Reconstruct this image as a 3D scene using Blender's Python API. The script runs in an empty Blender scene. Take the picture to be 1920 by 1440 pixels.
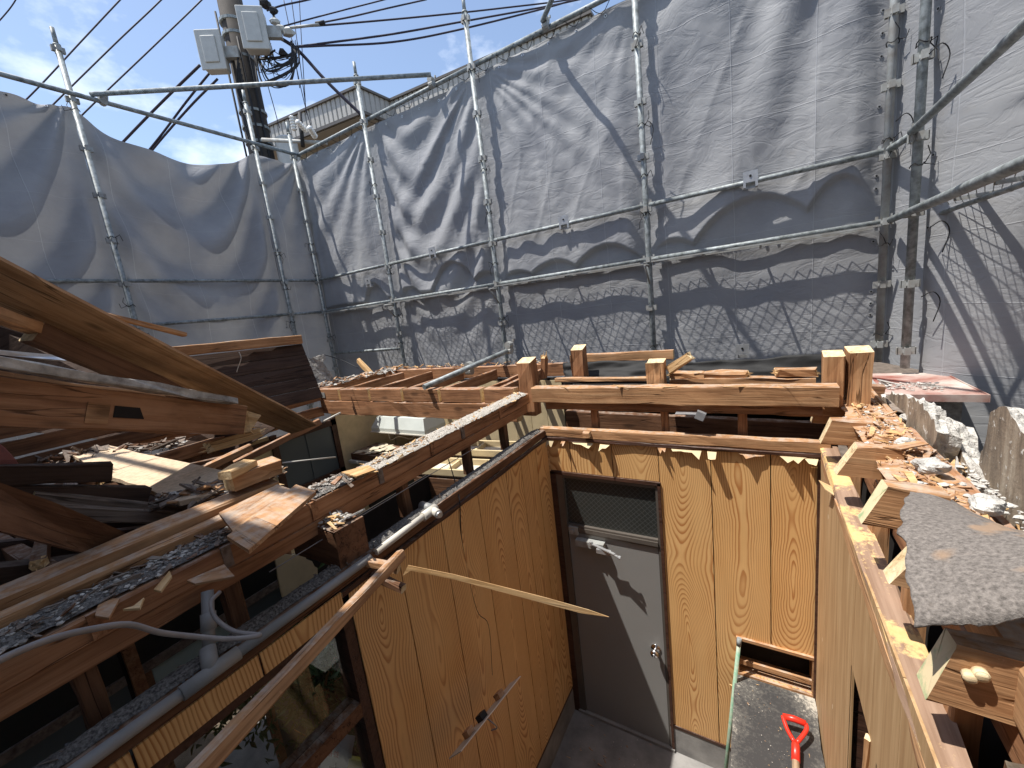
import bpy, bmesh, math, random
import numpy as np
from mathutils import Vector, Matrix, Quaternion
random.seed(7)
rad = math.radians
S = bpy.context.scene
COL = S.collection
H = 3.29                                    # eye height above the concrete floor of the room

# ------------------------------------------------------------------ camera
YAW, PIT, ROL, FPX = rad(31.52), rad(10.427), rad(-6.874), 760.3
_f = Vector((-math.sin(YAW)*math.cos(PIT), math.cos(YAW)*math.cos(PIT), -math.sin(PIT)))
_r = Vector((math.cos(YAW), math.sin(YAW), 0)); _u = _r.cross(_f)
CR = math.cos(ROL)*_r + math.sin(ROL)*_u
CU = -math.sin(ROL)*_r + math.cos(ROL)*_u
CF = _f
cd = bpy.data.cameras.new('camera'); cam = bpy.data.objects.new('camera', cd); COL.objects.link(cam)
m3 = Matrix((CR, CU, -CF)).transposed()
cam.matrix_world = Matrix.Translation((0, 0, H)) @ m3.to_4x4()
cd.sensor_width = 36; cd.sensor_fit = 'HORIZONTAL'; cd.lens = FPX/1920*36
cd.clip_start = 0.02; cd.clip_end = 500
S.camera = cam

# ------------------------------------------------------------------ light
SUN = Vector((-0.32, -0.25, 1.0)).normalized()     # towards the sun
sl = bpy.data.lights.new('sun', 'SUN'); so = bpy.data.objects.new('sun', sl); COL.objects.link(so)
sl.energy = 4.6; sl.angle = rad(0.55); sl.color = (1.0, 0.955, 0.89)
so.rotation_mode = 'QUATERNION'; so.rotation_quaternion = SUN.to_track_quat('Z', 'Y'); so.location = (-3, -2, 14)
W = bpy.data.worlds.new('World'); S.world = W; W.use_nodes = True
nt = W.node_tree; nt.nodes.clear()
def N(nt, t, **k):
    n = nt.nodes.new(t)
    for a, b in k.items(): setattr(n, a, b)
    return n
out = N(nt, 'ShaderNodeOutputWorld'); bg = N(nt, 'ShaderNodeBackground'); bg.inputs[1].default_value = 0.15
sky = N(nt, 'ShaderNodeTexSky'); sky.sky_type = 'NISHITA'; sky.sun_disc = False
sky.sun_elevation = math.asin(SUN.z); sky.sun_rotation = math.atan2(SUN.x, SUN.y)
sky.air_density = 1.0; sky.dust_density = 0.9; sky.ozone_density = 1.2
tc = N(nt, 'ShaderNodeTexCoord')
mp = N(nt, 'ShaderNodeMapping'); mp.inputs['Scale'].default_value = (1, 1, 1.9); mp.inputs['Location'].default_value = (0.35, 0.12, 0.0)
nt.links.new(tc.outputs['Generated'], mp.inputs[0])
ns = N(nt, 'ShaderNodeTexNoise'); ns.inputs['Scale'].default_value = 3.4; ns.inputs['Detail'].default_value = 9; ns.inputs['Roughness'].default_value = 0.56
nt.links.new(mp.outputs[0], ns.inputs[0])
rp = N(nt, 'ShaderNodeValToRGB'); rp.color_ramp.elements[0].position = 0.56; rp.color_ramp.elements[1].position = 0.78
rp.color_ramp.elements[0].color = (.04, .04, .04, 1); rp.color_ramp.elements[1].color = (1, 1, 1, 1)
nt.links.new(ns.outputs[0], rp.inputs[0])
mx = N(nt, 'ShaderNodeMixRGB'); mx.inputs[2].default_value = (7.2, 7.6, 8.2, 1)
nt.links.new(rp.outputs[0], mx.inputs[0]); nt.links.new(sky.outputs[0], mx.inputs[1])
nt.links.new(mx.outputs[0], bg.inputs[0]); nt.links.new(bg.outputs[0], out.inputs[0])
S.view_settings.view_transform = 'Standard'; S.view_settings.look = 'None'
S.view_settings.exposure = 0.52; S.view_settings.gamma = 1.0; S.view_settings.use_curve_mapping = False
S.cycles.max_bounces = 8

# ------------------------------------------------------------------ measuring helpers
def ray(x, y): return (x-960)/FPX*CR - (y-720)/FPX*CU + CF
def P(x, y, ax, val):
    """the point of the plane ax=val (z measured from eye height) seen at photograph pixel x, y"""
    d = ray(x, y); p = d*(val/d[ax]); return Vector((p.x, p.y, p.z+H))
def PD(x, y, dep): p = ray(x, y)*dep; return Vector((p.x, p.y, p.z+H))
def R(x, y, z): return Vector((x, y, z+H))
rng = np.random.default_rng(5)
_lat = rng.random((256, 256))
def vn(x, y, s=0):
    x = np.asarray(x, float)+s*17.3; y = np.asarray(y, float)+s*9.7
    xi = np.floor(x).astype(int); yi = np.floor(y).astype(int); fx = x-xi; fy = y-yi
    fx = fx*fx*(3-2*fx); fy = fy*fy*(3-2*fy)
    g = lambda a, b: _lat[a % 256, b % 256]
    return (g(xi, yi)*(1-fx)+g(xi+1, yi)*fx)*(1-fy)+(g(xi, yi+1)*(1-fx)+g(xi+1, yi+1)*fx)*fy - 0.5
def fbm(x, y, s=0, o=4):
    r = 0; a = 1; f = 1
    for i in range(o): r = r+a*vn(x*f, y*f, s+i*3); a *= .5; f *= 2.03
    return r

# ------------------------------------------------------------------ materials
def newmat(name):
    m = bpy.data.materials.new(name); m.use_nodes = True
    t = m.node_tree; b = t.nodes['Principled BSDF']; return m, t, b
def ramp(t, stops, src):
    r = N(t, 'ShaderNodeValToRGB'); cr = r.color_ramp
    while len(cr.elements) < len(stops): cr.elements.new(0.5)
    for e, (p, c) in zip(cr.elements, stops):
        e.position = p; e.color = (*c, 1) if len(c) == 3 else c
    t.links.new(src, r.inputs[0]); return r.outputs[0]
def coords(t, scale, kind='Object', rnd=True):
    tc = N(t, 'ShaderNodeTexCoord'); mp = N(t, 'ShaderNodeMapping'); mp.inputs['Scale'].default_value = scale
    src = tc.outputs[kind]
    if rnd:
        oi = N(t, 'ShaderNodeObjectInfo'); mu = N(t, 'ShaderNodeMath', operation='MULTIPLY'); mu.inputs[1].default_value = 23.7
        t.links.new(oi.outputs['Random'], mu.inputs[0])
        va = N(t, 'ShaderNodeVectorMath', operation='ADD'); t.links.new(src, va.inputs[0]); t.links.new(mu.outputs[0], va.inputs[1]); src = va.outputs[0]
    t.links.new(src, mp.inputs[0]); return mp.outputs[0]
def noise(t, vec, sc, det=5, ro=.55, dist=0):
    n = N(t, 'ShaderNodeTexNoise'); n.inputs['Scale'].default_value = sc; n.inputs['Detail'].default_value = det
    n.inputs['Roughness'].default_value = ro; n.inputs['Distortion'].default_value = dist
    if vec is not None: t.links.new(vec, n.inputs['Vector'])
    return n.outputs[0]
def mixc(t, fac, a, b, mode='MIX'):
    m = N(t, 'ShaderNodeMixRGB', blend_type=mode)
    for i, v in ((0, fac), (1, a), (2, b)):
        if isinstance(v, (int, float)): m.inputs[i].default_value = v
        elif isinstance(v, tuple): m.inputs[i].default_value = (*v, 1)
        else: t.links.new(v, m.inputs[i])
    return m.outputs[0]
def mth(t, op, a, b=0.0, c=None):
    m = N(t, 'ShaderNodeMath', operation=op)
    for i, v in enumerate((a, b) if c is None else (a, b, c)):
        if isinstance(v, (int, float)): m.inputs[i].default_value = v
        else: t.links.new(v, m.inputs[i])
    return m.outputs[0]
def bump(t, b, h, st=.3, dist=.01):
    n = N(t, 'ShaderNodeBump'); n.inputs['Strength'].default_value = st; n.inputs['Distance'].default_value = dist
    t.links.new(h, n.inputs['Height']); t.links.new(n.outputs[0], b.inputs['Normal'])
DUST = (.50, .46, .40)
def wood(name, c1, c2, c3=None, rough=.78, dust=.35, blot=.5, dustc=DUST):
    m, t, b = newmat(name); v = coords(t, (1.3, 16, 16)); g = noise(t, v, 1.6, 6, .62, .35)
    v2 = coords(t, (2.0, 70, 70)); g2 = noise(t, v2, 1.0, 4, .6)
    v3 = coords(t, (1, 1, 1)); bl = noise(t, v3, 5, 4, .6)
    c = ramp(t, [(.30, c2), (.50, c1), (.72, c3 or c1)], g)
    st = ramp(t, [(.32, (.55, .5, .46)), (.52, (1, 1, 1))], g2)
    c = mixc(t, .75, c, st, 'MULTIPLY')
    bb = ramp(t, [(.36, (.62, .58, .55)), (.58, (1.08, 1.04, 1.0))], bl)
    c = mixc(t, blot, c, bb, 'MULTIPLY')
    ck = mth(t, 'ABSOLUTE', mth(t, 'SUBTRACT', noise(t, coords(t, (.9, 20, 20)), 1.2, 2, .5, .2), .5)); ck = ramp(t, [(.004, (1, 1, 1)), (.014, (0, 0, 0))], ck)
    ck = mth(t, 'MULTIPLY', ck, ramp(t, [(.47, (0, 0, 0)), (.6, (1, 1, 1))], noise(t, v3, 3.1, 3)))
    c = mixc(t, mth(t, 'MULTIPLY', ck, .8), c, tuple(x*.25 for x in c2))
    sp = ramp(t, [(.66, (0, 0, 0)), (.74, (1, 1, 1))], noise(t, v3, 60, 4, .7)); c = mixc(t, mth(t, 'MULTIPLY', sp, .35), c, tuple(min(1, x*1.5+.08) for x in c1))
    # knots
    vo = N(t, 'ShaderNodeTexVoronoi'); vo.inputs['Scale'].default_value = 1; t.links.new(coords(t, (2.2, 7, 7)), vo.inputs['Vector'])
    kn = ramp(t, [(.07, (1, 1, 1)), (.14, (0, 0, 0))], vo.outputs['Distance'])
    c = mixc(t, mth(t, 'MULTIPLY', kn, .7), c, tuple(x*.35 for x in c2))
    if dust:
        ge = N(t, 'ShaderNodeNewGeometry'); sx = N(t, 'ShaderNodeSeparateXYZ'); t.links.new(ge.outputs['Normal'], sx.inputs[0])
        up = ramp(t, [(.55, (0, 0, 0)), (.9, (1, 1, 1))], sx.outputs[2])
        dn = ramp(t, [(.42, (0, 0, 0)), (.62, (1, 1, 1))], noise(t, v3, 22, 5, .65))
        c = mixc(t, mth(t, 'MULTIPLY', mth(t, 'MULTIPLY', up, dn), dust), c, dustc)
    t.links.new(c, b.inputs['Base Color']); b.inputs['Roughness'].default_value = rough; b.inputs['Specular IOR Level'].default_value = .25
    hh = mth(t, 'SUBTRACT', mth(t, 'ADD', g2, mth(t, 'MULTIPLY', g, 1.5)), mth(t, 'MULTIPLY', ck, 2.0)); bump(t, b, hh, .5, .004); return m
def plain(name, c, rough=.6, metal=0, var=.25, sc=12, bst=.15, spec=.4, c2=None, det=5, bsc=None, bd=.004, kind='Object'):
    m, t, b = newmat(name); v = coords(t, (1, 1, 1), kind); n = noise(t, v, sc, det, .6)
    lo = c2 or tuple(x*(1-var) for x in c)
    col = ramp(t, [(.34, lo), (.66, c)], n); t.links.new(col, b.inputs['Base Color'])
    b.inputs['Roughness'].default_value = rough; b.inputs['Metallic'].default_value = metal; b.inputs['Specular IOR Level'].default_value = spec
    if bst: bump(t, b, noise(t, v, bsc or sc*4, 4, .6), bst, bd)
    return m
M = {}
M['beam'] = wood('aged_timber', (.37, .185, .092), (.22, .10, .05), (.44, .24, .13), dust=.45)
M['tan'] = wood('tan_timber', (.47, .262, .13), (.32, .16, .074), (.56, .345, .185), dust=.5)
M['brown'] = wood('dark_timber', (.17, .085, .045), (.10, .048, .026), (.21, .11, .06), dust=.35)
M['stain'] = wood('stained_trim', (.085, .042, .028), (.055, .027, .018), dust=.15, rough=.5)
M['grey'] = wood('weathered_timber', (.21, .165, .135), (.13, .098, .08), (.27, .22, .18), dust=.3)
M['blackish'] = wood('blackish_timber', (.075, .047, .035), (.042, .026, .02), dust=.12)  # darkest timber tone, also on the slab and board that darken hollows
M['fresh'] = wood('split_wood', (.66, .44, .22), (.50, .29, .12), (.74, .55, .32), dust=0, blot=.35)
M['cut'] = wood('sawn_end', (.78, .62, .38), (.62, .43, .22), (.84, .71, .47), dust=0, blot=.3)
M['ply'] = wood('plywood_sheet', (.40, .25, .135), (.29, .17, .09), (.47, .32, .185), dust=.0, blot=.6)
M['chipb'] = plain('fibre_board', (.72, .55, .38), .85, var=.3, sc=45, bst=.4, spec=.2)
M['galv'] = plain('galvanised_steel', (.37, .405, .41), .55, .12, .35, 22, .2, .45, c2=(.15, .165, .16), bsc=60)
M['galvd'] = plain('worn_steel', (.40, .42, .41), .6, .15, .5, 9, .2, .5, c2=(.27, .255, .23))
M['zinc'] = plain('bright_zinc', (.62, .63, .64), .35, .6, .25, 20, .05)
M['tie'] = plain('black_cord', (.02, .02, .022), .7, 0, .2)
M['plaster'] = plain('white_plaster', (.66, .635, .585), .9, 0, .35, 28, .9, .2, bsc=60, bd=.014)
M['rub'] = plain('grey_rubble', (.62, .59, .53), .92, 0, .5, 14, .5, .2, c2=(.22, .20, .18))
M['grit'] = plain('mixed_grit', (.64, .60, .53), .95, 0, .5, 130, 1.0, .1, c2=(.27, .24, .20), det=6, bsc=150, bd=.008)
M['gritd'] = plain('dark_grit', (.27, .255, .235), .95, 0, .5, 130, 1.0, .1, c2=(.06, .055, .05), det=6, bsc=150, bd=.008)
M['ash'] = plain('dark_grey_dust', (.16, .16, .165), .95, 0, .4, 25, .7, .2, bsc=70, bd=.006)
M['stucco'] = plain('rough_stucco', (.50, .47, .42), .95, 0, .45, 30, 1.0, .2, bsc=38, bd=.02)
M['conc'] = plain('concrete', (.30, .29, .275), .9, 0, .35, 5, .3, .2, c2=(.17, .165, .16), det=8, bsc=60)
M['soil'] = plain('dry_soil', (.17, .13, .095), .95, 0, .45, 6, .6, .2)
M['pvc'] = plain('grey_pvc', (.30, .305, .30), .45, 0, .2, 8, .05, .4)
M['ivory'] = plain('ivory_plastic', (.66, .62, .54), .4, 0, .15, 8, .03)
M['cable'] = plain('grey_cable', (.33, .31, .30), .5, 0, .25, 9, .05)
M['black'] = plain('black_paper', (.012, .012, .012), .7, 0, .3, 9, .3)
M['dark'] = plain('dark_void', (.02, .015, .012), .9, 0, .3)  # near-black for backings and for shade put into gaps and holes
M['door'] = plain('grey_painted_steel', (.25, .245, .235), .42, 0, .06, 2, .02, .4)
M['alu'] = plain('bronze_aluminium', (.16, .14, .12), .4, .4, .15, 8, .03)
M['chrome'] = plain('polished_chrome', (.75, .75, .76), .15, 1, .05, 8, 0)
M['red'] = plain('red_plastic', (.72, .035, .018), .32, 0, .1, 6, .03, .5)
M['soil2'] = M['soil']
M['shaft'] = wood('worn_handle', (.60, .46, .32), (.46, .33, .21), dust=0)
M['pink'] = plain('faded_red_sheet', (.50, .20, .18), .7, 0, .3, 8, .3)
M['insul'] = plain('white_porcelain', (.75, .74, .70), .2, 0, .08, 5, 0, .6)
M['concpole'] = plain('pole_concrete', (.062, .052, .044), .85, 0, .35, 7, .2)
M['box'] = plain('grey_cabinet_paint', (.50, .51, .49), .5, 0, .12, 10, .1)
M['wire'] = plain('wire_black', (.035, .028, .045), .6, 0, .1)
M['fascia'] = plain('cream_fascia', (.50, .49, .46), .6, 0, .12, 3, .05)
M['soffit'] = plain('beige_soffit', (.33, .30, .25), .8, 0, .1, 3, .05)
M['hood'] = plain('pale_hood_paint', (.62, .66, .62), .4, 0, .12, 6, .03)
M['cream'] = plain('cream_board', (.68, .55, .33), .8, 0, .25, 5, .1)
M['tile'] = plain('speckled_cream_tile', (.66, .58, .43), .6, 0, .3, 40, .2)
M['mint'] = plain('mint_door_panel', (.36, .44, .41), .6, 0, .1, 4, .05)
M['slate'] = plain('grey_glass', (.085, .105, .11), .5, 0, .1, 2, .0, .5)
M['pitch'] = plain('dark_glass', (.014, .016, .016), .5, 0, .1, 2, .0, .5)
M['leafg'] = plain('green_leaf', (.10, .16, .05), .6, 0, .5, 9, .1, .3, c2=(.045, .08, .025))
M['bag'] = plain('white_bag_plastic', (.70, .71, .72), .35, 0, .15, 9, .3)
M['ink'] = plain('black_ink', (.02, .02, .02), .5)
M['inkr'] = plain('red_ink', (.55, .05, .04), .5)
M['yellow'] = plain('yellow_plastic', (.60, .50, .04), .5)
M['roofred'] = plain('worn_red_roof_paint', (.62, .56, .50), .6, 0, .1, 3.2, .15, .4, c2=(.27, .075, .05))
M['green'] = plain('green_pole_paint', (.16, .36, .24), .55, 0, .3, 18, .1, .4, c2=(.42, .46, .36))
def mk_panel():
    m, t, b = newmat('printed_wood_panel')
    tc = N(t, 'ShaderNodeTexCoord'); oi = N(t, 'ShaderNodeObjectInfo'); sx = N(t, 'ShaderNodeSeparateXYZ'); t.links.new(tc.outputs['Object'], sx.inputs[0])
    u = sx.outputs[0]; off = mth(t, 'MULTIPLY', oi.outputs['Random'], 31.7); v = mth(t, 'ADD', sx.outputs[2], off)
    def nz(su, sv, sc, det=2, w=0.0):
        cb = N(t, 'ShaderNodeCombineXYZ'); t.links.new(mth(t, 'MULTIPLY', u, su), cb.inputs[0]); t.links.new(mth(t, 'MULTIPLY', v, sv), cb.inputs[1]); cb.inputs[2].default_value = w
        return mth(t, 'SUBTRACT', noise(t, cb.outputs[0], sc, det, .5), .5)
    d = mth(t, 'ADD', mth(t, 'MULTIPLY', nz(2.0, .8, 1.0, 1), .55), .06)
    uu = mth(t, 'ADD', mth(t, 'ADD', u, mth(t, 'MULTIPLY', nz(1.0, 1.5, 1.2, 2, 4.4), .09)), mth(t, 'MULTIPLY', nz(22, 7, 1.0, 2, 9.1), .010))
    r = mth(t, 'SQRT', mth(t, 'ADD', mth(t, 'MULTIPLY', uu, uu), mth(t, 'MULTIPLY', d, d)))
    ph = mth(t, 'FRACT', mth(t, 'ADD', mth(t, 'MULTIPLY', r, 92), mth(t, 'MULTIPLY', nz(5, 2.2, 1, 3, 2.2), 1.6)))
    line = ramp(t, [(.0, (.25, .25, .25)), (.10, (0, 0, 0)), (.50, (.06, .06, .06)), (.84, (.9, .9, .9)), (.97, (.85, .85, .85)), (1.0, (.25, .25, .25))], ph)
    vary = ramp(t, [(.3, (.45, .45, .45)), (.6, (1, 1, 1))], mth(t, 'ADD', nz(8, 1.2, 1, 2, 7.7), .5))
    fine = nz(160, 3, 1, 2, 3.3)
    base = mixc(t, mth(t, 'ADD', mth(t, 'MULTIPLY', nz(3, .8, 1.5, 3, 6.0), 1.4), .5), (.77, .455, .175), (.85, .56, .26))
    c = mixc(t, mth(t, 'MULTIPLY', mth(t, 'MULTIPLY', line, vary), 1.0), base, (.42, .155, .04))
    c = mixc(t, mth(t, 'MULTIPLY', mth(t, 'ADD', fine, .5), .30), c, (.42, .20, .07))
    n2 = noise(t, tc.outputs['Object'], 2.5, 5, .6); c = mixc(t, .35, c, ramp(t, [(.35, (.80, .78, .75)), (.65, (1.05, 1.03, 1.0))], n2), 'MULTIPLY')
    t.links.new(c, b.inputs['Base Color']); b.inputs['Roughness'].default_value = .48; b.inputs['Specular IOR Level'].default_value = .35
    bump(t, b, n2, .08, .01); return m
M['panel'] = mk_panel()
def mk_panel2():
    m, t, b = newmat('faded_wood_panel')
    v = coords(t, (14, 14, .9)); g = noise(t, v, 2.2, 6, .6, .4); g2 = noise(t, coords(t, (60, 60, 2)), 1.2, 4, .6)
    c = ramp(t, [(.3, (.38, .225, .105)), (.55, (.52, .34, .175)), (.75, (.60, .42, .235))], g)
    c = mixc(t, .5, c, ramp(t, [(.3, (.7, .62, .52)), (.55, (1, 1, 1))], g2), 'MULTIPLY')
    vo = N(t, 'ShaderNodeTexVoronoi'); t.links.new(coords(t, (9, 9, 3.2)), vo.inputs['Vector']); vo.inputs['Scale'].default_value = 1
    c = mixc(t, ramp(t, [(.035, (1, 1, 1)), (.05, (0, 0, 0))], vo.outputs['Distance']), c, (.85, .74, .55))
    t.links.new(c, b.inputs['Base Color']); b.inputs['Roughness'].default_value = .6; bump(t, b, g2, .15, .004); return m
M['panel2'] = mk_panel2()
def mk_tarp(name, col, trans):
    m, t, b = newmat(name); tc = N(t, 'ShaderNodeTexCoord'); uv = tc.outputs['UV']
    sx = N(t, 'ShaderNodeSeparateXYZ'); t.links.new(uv, sx.inputs[0])
    v1 = N(t, 'ShaderNodeMapping'); v1.inputs['Scale'].default_value = (1, 1, 1); t.links.new(uv, v1.inputs[0])
    bl = noise(t, v1.outputs[0], 1.7, 5, .6); fine = noise(t, v1.outputs[0], 11, 6, .62, .8)
    rot = N(t, 'ShaderNodeMapping'); rot.inputs['Rotation'].default_value = (0, 0, .75); rot.inputs['Scale'].default_value = (2.4, 5.0, 1); t.links.new(uv, rot.inputs[0])
    cr = noise(t, rot.outputs[0], 1.5, 5, .55, 1.3); cr = mth(t, 'ABSOLUTE', mth(t, 'SUBTRACT', cr, .5)); cr = mth(t, 'MINIMUM', cr, .09)
    # seams and fold creases: thin raised lines
    def line(co, per, wid, ph):
        x = mth(t, 'FRACT', mth(t, 'ADD', mth(t, 'DIVIDE', co, per), ph)); x = mth(t, 'ABSOLUTE', mth(t, 'SUBTRACT', x, .5))
        return mth(t, 'SUBTRACT', 1.0, mth(t, 'MINIMUM', mth(t, 'DIVIDE', x, wid/per), 1.0))
    wob = mth(t, 'ADD', sx.outputs[0], mth(t, 'MULTIPLY', bl, .03)); wobv = mth(t, 'ADD', sx.outputs[1], mth(t, 'MULTIPLY', bl, .06))
    s1 = line(wob, .60, .006, .21); s2 = line(wobv, .46, .005, .4)
    h = mth(t, 'ADD', mth(t, 'MULTIPLY', cr, 4.2), mth(t, 'ADD', mth(t, 'MULTIPLY', fine, .38), mth(t, 'ADD', mth(t, 'MULTIPLY', s1, 1.3), mth(t, 'MULTIPLY', s2, .5))))
    c = mixc(t, .8, col, ramp(t, [(.35, (.80, .80, .82)), (.65, (1.06, 1.05, 1.03))], bl), 'MULTIPLY')
    c = mixc(t, mth(t, 'MULTIPLY', mth(t, 'ADD', s1, mth(t, 'MULTIPLY', s2, .4)), .20), c, (.75, .77, .80))
    st = ramp(t, [(.60, (0, 0, 0)), (.74, (1, 1, 1))], noise(t, v1.outputs[0], 2.3, 5, .7)); c = mixc(t, mth(t, 'MULTIPLY', st, .22), c, (.30, .26, .21))
    t.links.new(c, b.inputs['Base Color']); b.inputs['Roughness'].default_value = .65; b.inputs['Specular IOR Level'].default_value = .2
    bump(t, b, h, .42, .008)
    tr = N(t, 'ShaderNodeBsdfTranslucent'); t.links.new(c, tr.inputs[0]); ms = N(t, 'ShaderNodeMixShader'); ms.inputs[0].default_value = trans
    o = t.nodes['Material Output']; t.links.new(b.outputs[0], ms.inputs[1]); t.links.new(tr.outputs[0], ms.inputs[2]); t.links.new(ms.outputs[0], o.inputs[0])
    return m
M['tarp'] = mk_tarp('grey_tarpaulin', (.335, .342, .352), .08)
M['tarpl'] = mk_tarp('dark_grey_tarpaulin', (.33, .335, .345), .16)
def mk_stained():
    m, t, b = newmat('stained_mortar_back'); v = coords(t, (7, 7, 1.3)); n1 = noise(t, v, 2, 6, .65, .5); n2 = noise(t, coords(t, (1, 1, 1)), 26, 5, .7)
    c = ramp(t, [(.32, (.085, .065, .05)), (.5, (.27, .21, .15)), (.68, (.46, .39, .30))], n1)
    c = mixc(t, ramp(t, [(.60, (0, 0, 0)), (.66, (1, 1, 1))], n2), c, (.72, .70, .64)); t.links.new(c, b.inputs['Base Color']); b.inputs['Roughness'].default_value = .9
    bump(t, b, n2, .5, .008); return m
M['mback'] = mk_stained()
def mk_felt():
    m, t, b = newmat('roofing_felt'); v = coords(t, (1, 1, 1), rnd=False); n1 = noise(t, v, 120, 6, .7); n2 = noise(t, v, 7.5, 3, .5)
    c = ramp(t, [(.35, (.105, .092, .082)), (.65, (.27, .24, .215))], n1)
    c = mixc(t, ramp(t, [(.60, (0, 0, 0)), (.68, (.75, .75, .75))], n2), c, (.36, .24, .15)); t.links.new(c, b.inputs['Base Color']); b.inputs['Roughness'].default_value = .9
    bump(t, b, n1, .7, .006); return m
M['felt'] = mk_felt()
def mk_black_top():
    m, t, b = newmat('scuffed_black_top'); v = coords(t, (1, 1, 1), rnd=False); n1 = noise(t, v, 60, 6, .75)
    tc = N(t, 'ShaderNodeTexCoord'); sx = N(t, 'ShaderNodeSeparateXYZ'); t.links.new(tc.outputs['Generated'], sx.inputs[0])
    ex = mth(t, 'ABSOLUTE', mth(t, 'SUBTRACT', sx.outputs[0], .5)); ey = mth(t, 'ABSOLUTE', mth(t, 'SUBTRACT', sx.outputs[1], .5))
    e = mth(t, 'ADD', mth(t, 'MULTIPLY', mth(t, 'ADD', mth(t, 'MULTIPLY', ex, ex), mth(t, 'MULTIPLY', ey, ey)), 1.15), mth(t, 'MULTIPLY', mth(t, 'SUBTRACT', n1, .5), 1.3))
    e = mth(t, 'ADD', e, mth(t, 'MULTIPLY', mth(t, 'SUBTRACT', noise(t, v, 6, 4), .5), .7))
    c = ramp(t, [(.12, (.035, .034, .034)), (.40, (.10, .095, .085)), (.62, (.42, .39, .33))], e); t.links.new(c, b.inputs['Base Color'])
    b.inputs['Roughness'].default_value = .75; bump(t, b, n1, .3, .003); return m
M['blktop'] = mk_black_top()
def mk_rail():
    m, t, b = newmat('glue_stained_rail'); v = coords(t, (1, 1, 1), rnd=False); n1 = noise(t, v, 4.5, 3, .5); n2 = noise(t, v, 60, 5, .7); n3 = noise(t, coords(t, (2, 40, 40)), 1.5, 4)
    c = ramp(t, [(.35, (.25, .155, .10)), (.65, (.36, .24, .165))], n3)
    g = mixc(t, n2, (.62, .36, .10), (.74, .56, .30)); c = mixc(t, ramp(t, [(.50, (0, 0, 0)), (.56, (1, 1, 1))], mth(t, 'ADD', n1, mth(t, 'MULTIPLY', mth(t, 'SUBTRACT', n2, .5), .35))), c, g)
    t.links.new(c, b.inputs['Base Color']); b.inputs['Roughness'].default_value = .8; bump(t, b, n2, .4, .003); return m
M['glue'] = mk_rail()
def mk_glass(name, col, alpha_mix, rough=.05):
    m, t, b = newmat(name); b.inputs['Base Color'].default_value = (*col, 1); b.inputs['Roughness'].default_value = rough
    b.inputs['Transmission Weight'].default_value = alpha_mix; b.inputs['IOR'].default_value = 1.45; return m
M['clear'] = mk_glass('window_glass', (.86, .90, .88), 1.0, .01)
def mk_wired():
    m, t, b = newmat('wired_glass'); v = coords(t, (1, 1, 1), rnd=False); sx = N(t, 'ShaderNodeSeparateXYZ'); t.links.new(v, sx.inputs[0])
    def ln(s):
        a = mth(t, 'ADD', mth(t, 'MULTIPLY', sx.outputs[0], s*27), mth(t, 'MULTIPLY', sx.outputs[2], 27)); a = mth(t, 'ABSOLUTE', mth(t, 'SUBTRACT', mth(t, 'FRACT', a), .5)); return mth(t, 'LESS_THAN', a, .06)
    g = mth(t, 'MAXIMUM', ln(1), ln(-1)); n1 = noise(t, v, 260, 2, .5)
    c = mixc(t, mth(t, 'MULTIPLY', g, .7), ramp(t, [(.35, (.016, .018, .017)), (.65, (.042, .045, .042))], n1), (.10, .11, .105)); t.links.new(c, b.inputs['Base Color'])
    b.inputs['Roughness'].default_value = .3; bump(t, b, n1, .5, .002); return m
M['wired'] = mk_wired()

# ------------------------------------------------------------------ object helpers
def tag(o, label=None, cat=None, group=None, kind=None):
    if label: o['label'] = label
    if cat: o['category'] = cat
    if group: o['group'] = group
    if kind: o['kind'] = kind
    return o
def link(name, me, mats, parent=None, loc=None, quat=None, smooth=False):
    o = bpy.data.objects.new(name, me)
    if mats is not None:
        for m in (mats if isinstance(mats, (list, tuple)) else [mats]): me.materials.append(M[m] if isinstance(m, str) else m)
    COL.objects.link(o)
    if loc is not None: o.location = Vector(loc) - (parent.location if parent else Vector())
    if quat is not None: o.rotation_mode = 'QUATERNION'; o.rotation_quaternion = quat
    if parent: o.parent = parent
    if smooth: me.polygons.foreach_set('use_smooth', [True]*len(me.polygons))
    return o
def mesh(name, vs, fs, mi=None):
    me = bpy.data.meshes.new(name); me.from_pydata([tuple(v) for v in vs], [], fs)
    if mi: me.polygons.foreach_set('material_index', mi)
    me.update(); return me
def thing(name, label, cat, loc, group=None):
    o = bpy.data.objects.new(name, None); o.empty_display_size = .05; COL.objects.link(o); o.location = loc
    return tag(o, label, cat, group)
def clone(root, loc, label=None):
    r = root.copy(); COL.objects.link(r); r.location = loc
    if label: r['label'] = label
    for ch in list(root.children):
        c = ch.copy(); COL.objects.link(c); c.parent = r
        for g in list(ch.children): d = g.copy(); COL.objects.link(d); d.parent = c
    return r
def frame(p0, p1, up=(0, 0, 1), roll=0):
    x = (Vector(p1)-Vector(p0)).normalized(); up = Vector(up)
    if abs(x.dot(up)) > .97: up = Vector((0, 1, 0))
    y = up.cross(x).normalized(); z = x.cross(y)
    q = Matrix((x, y, z)).transposed().to_quaternion()
    return q @ Quaternion((1, 0, 0), roll) if roll else q
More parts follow.
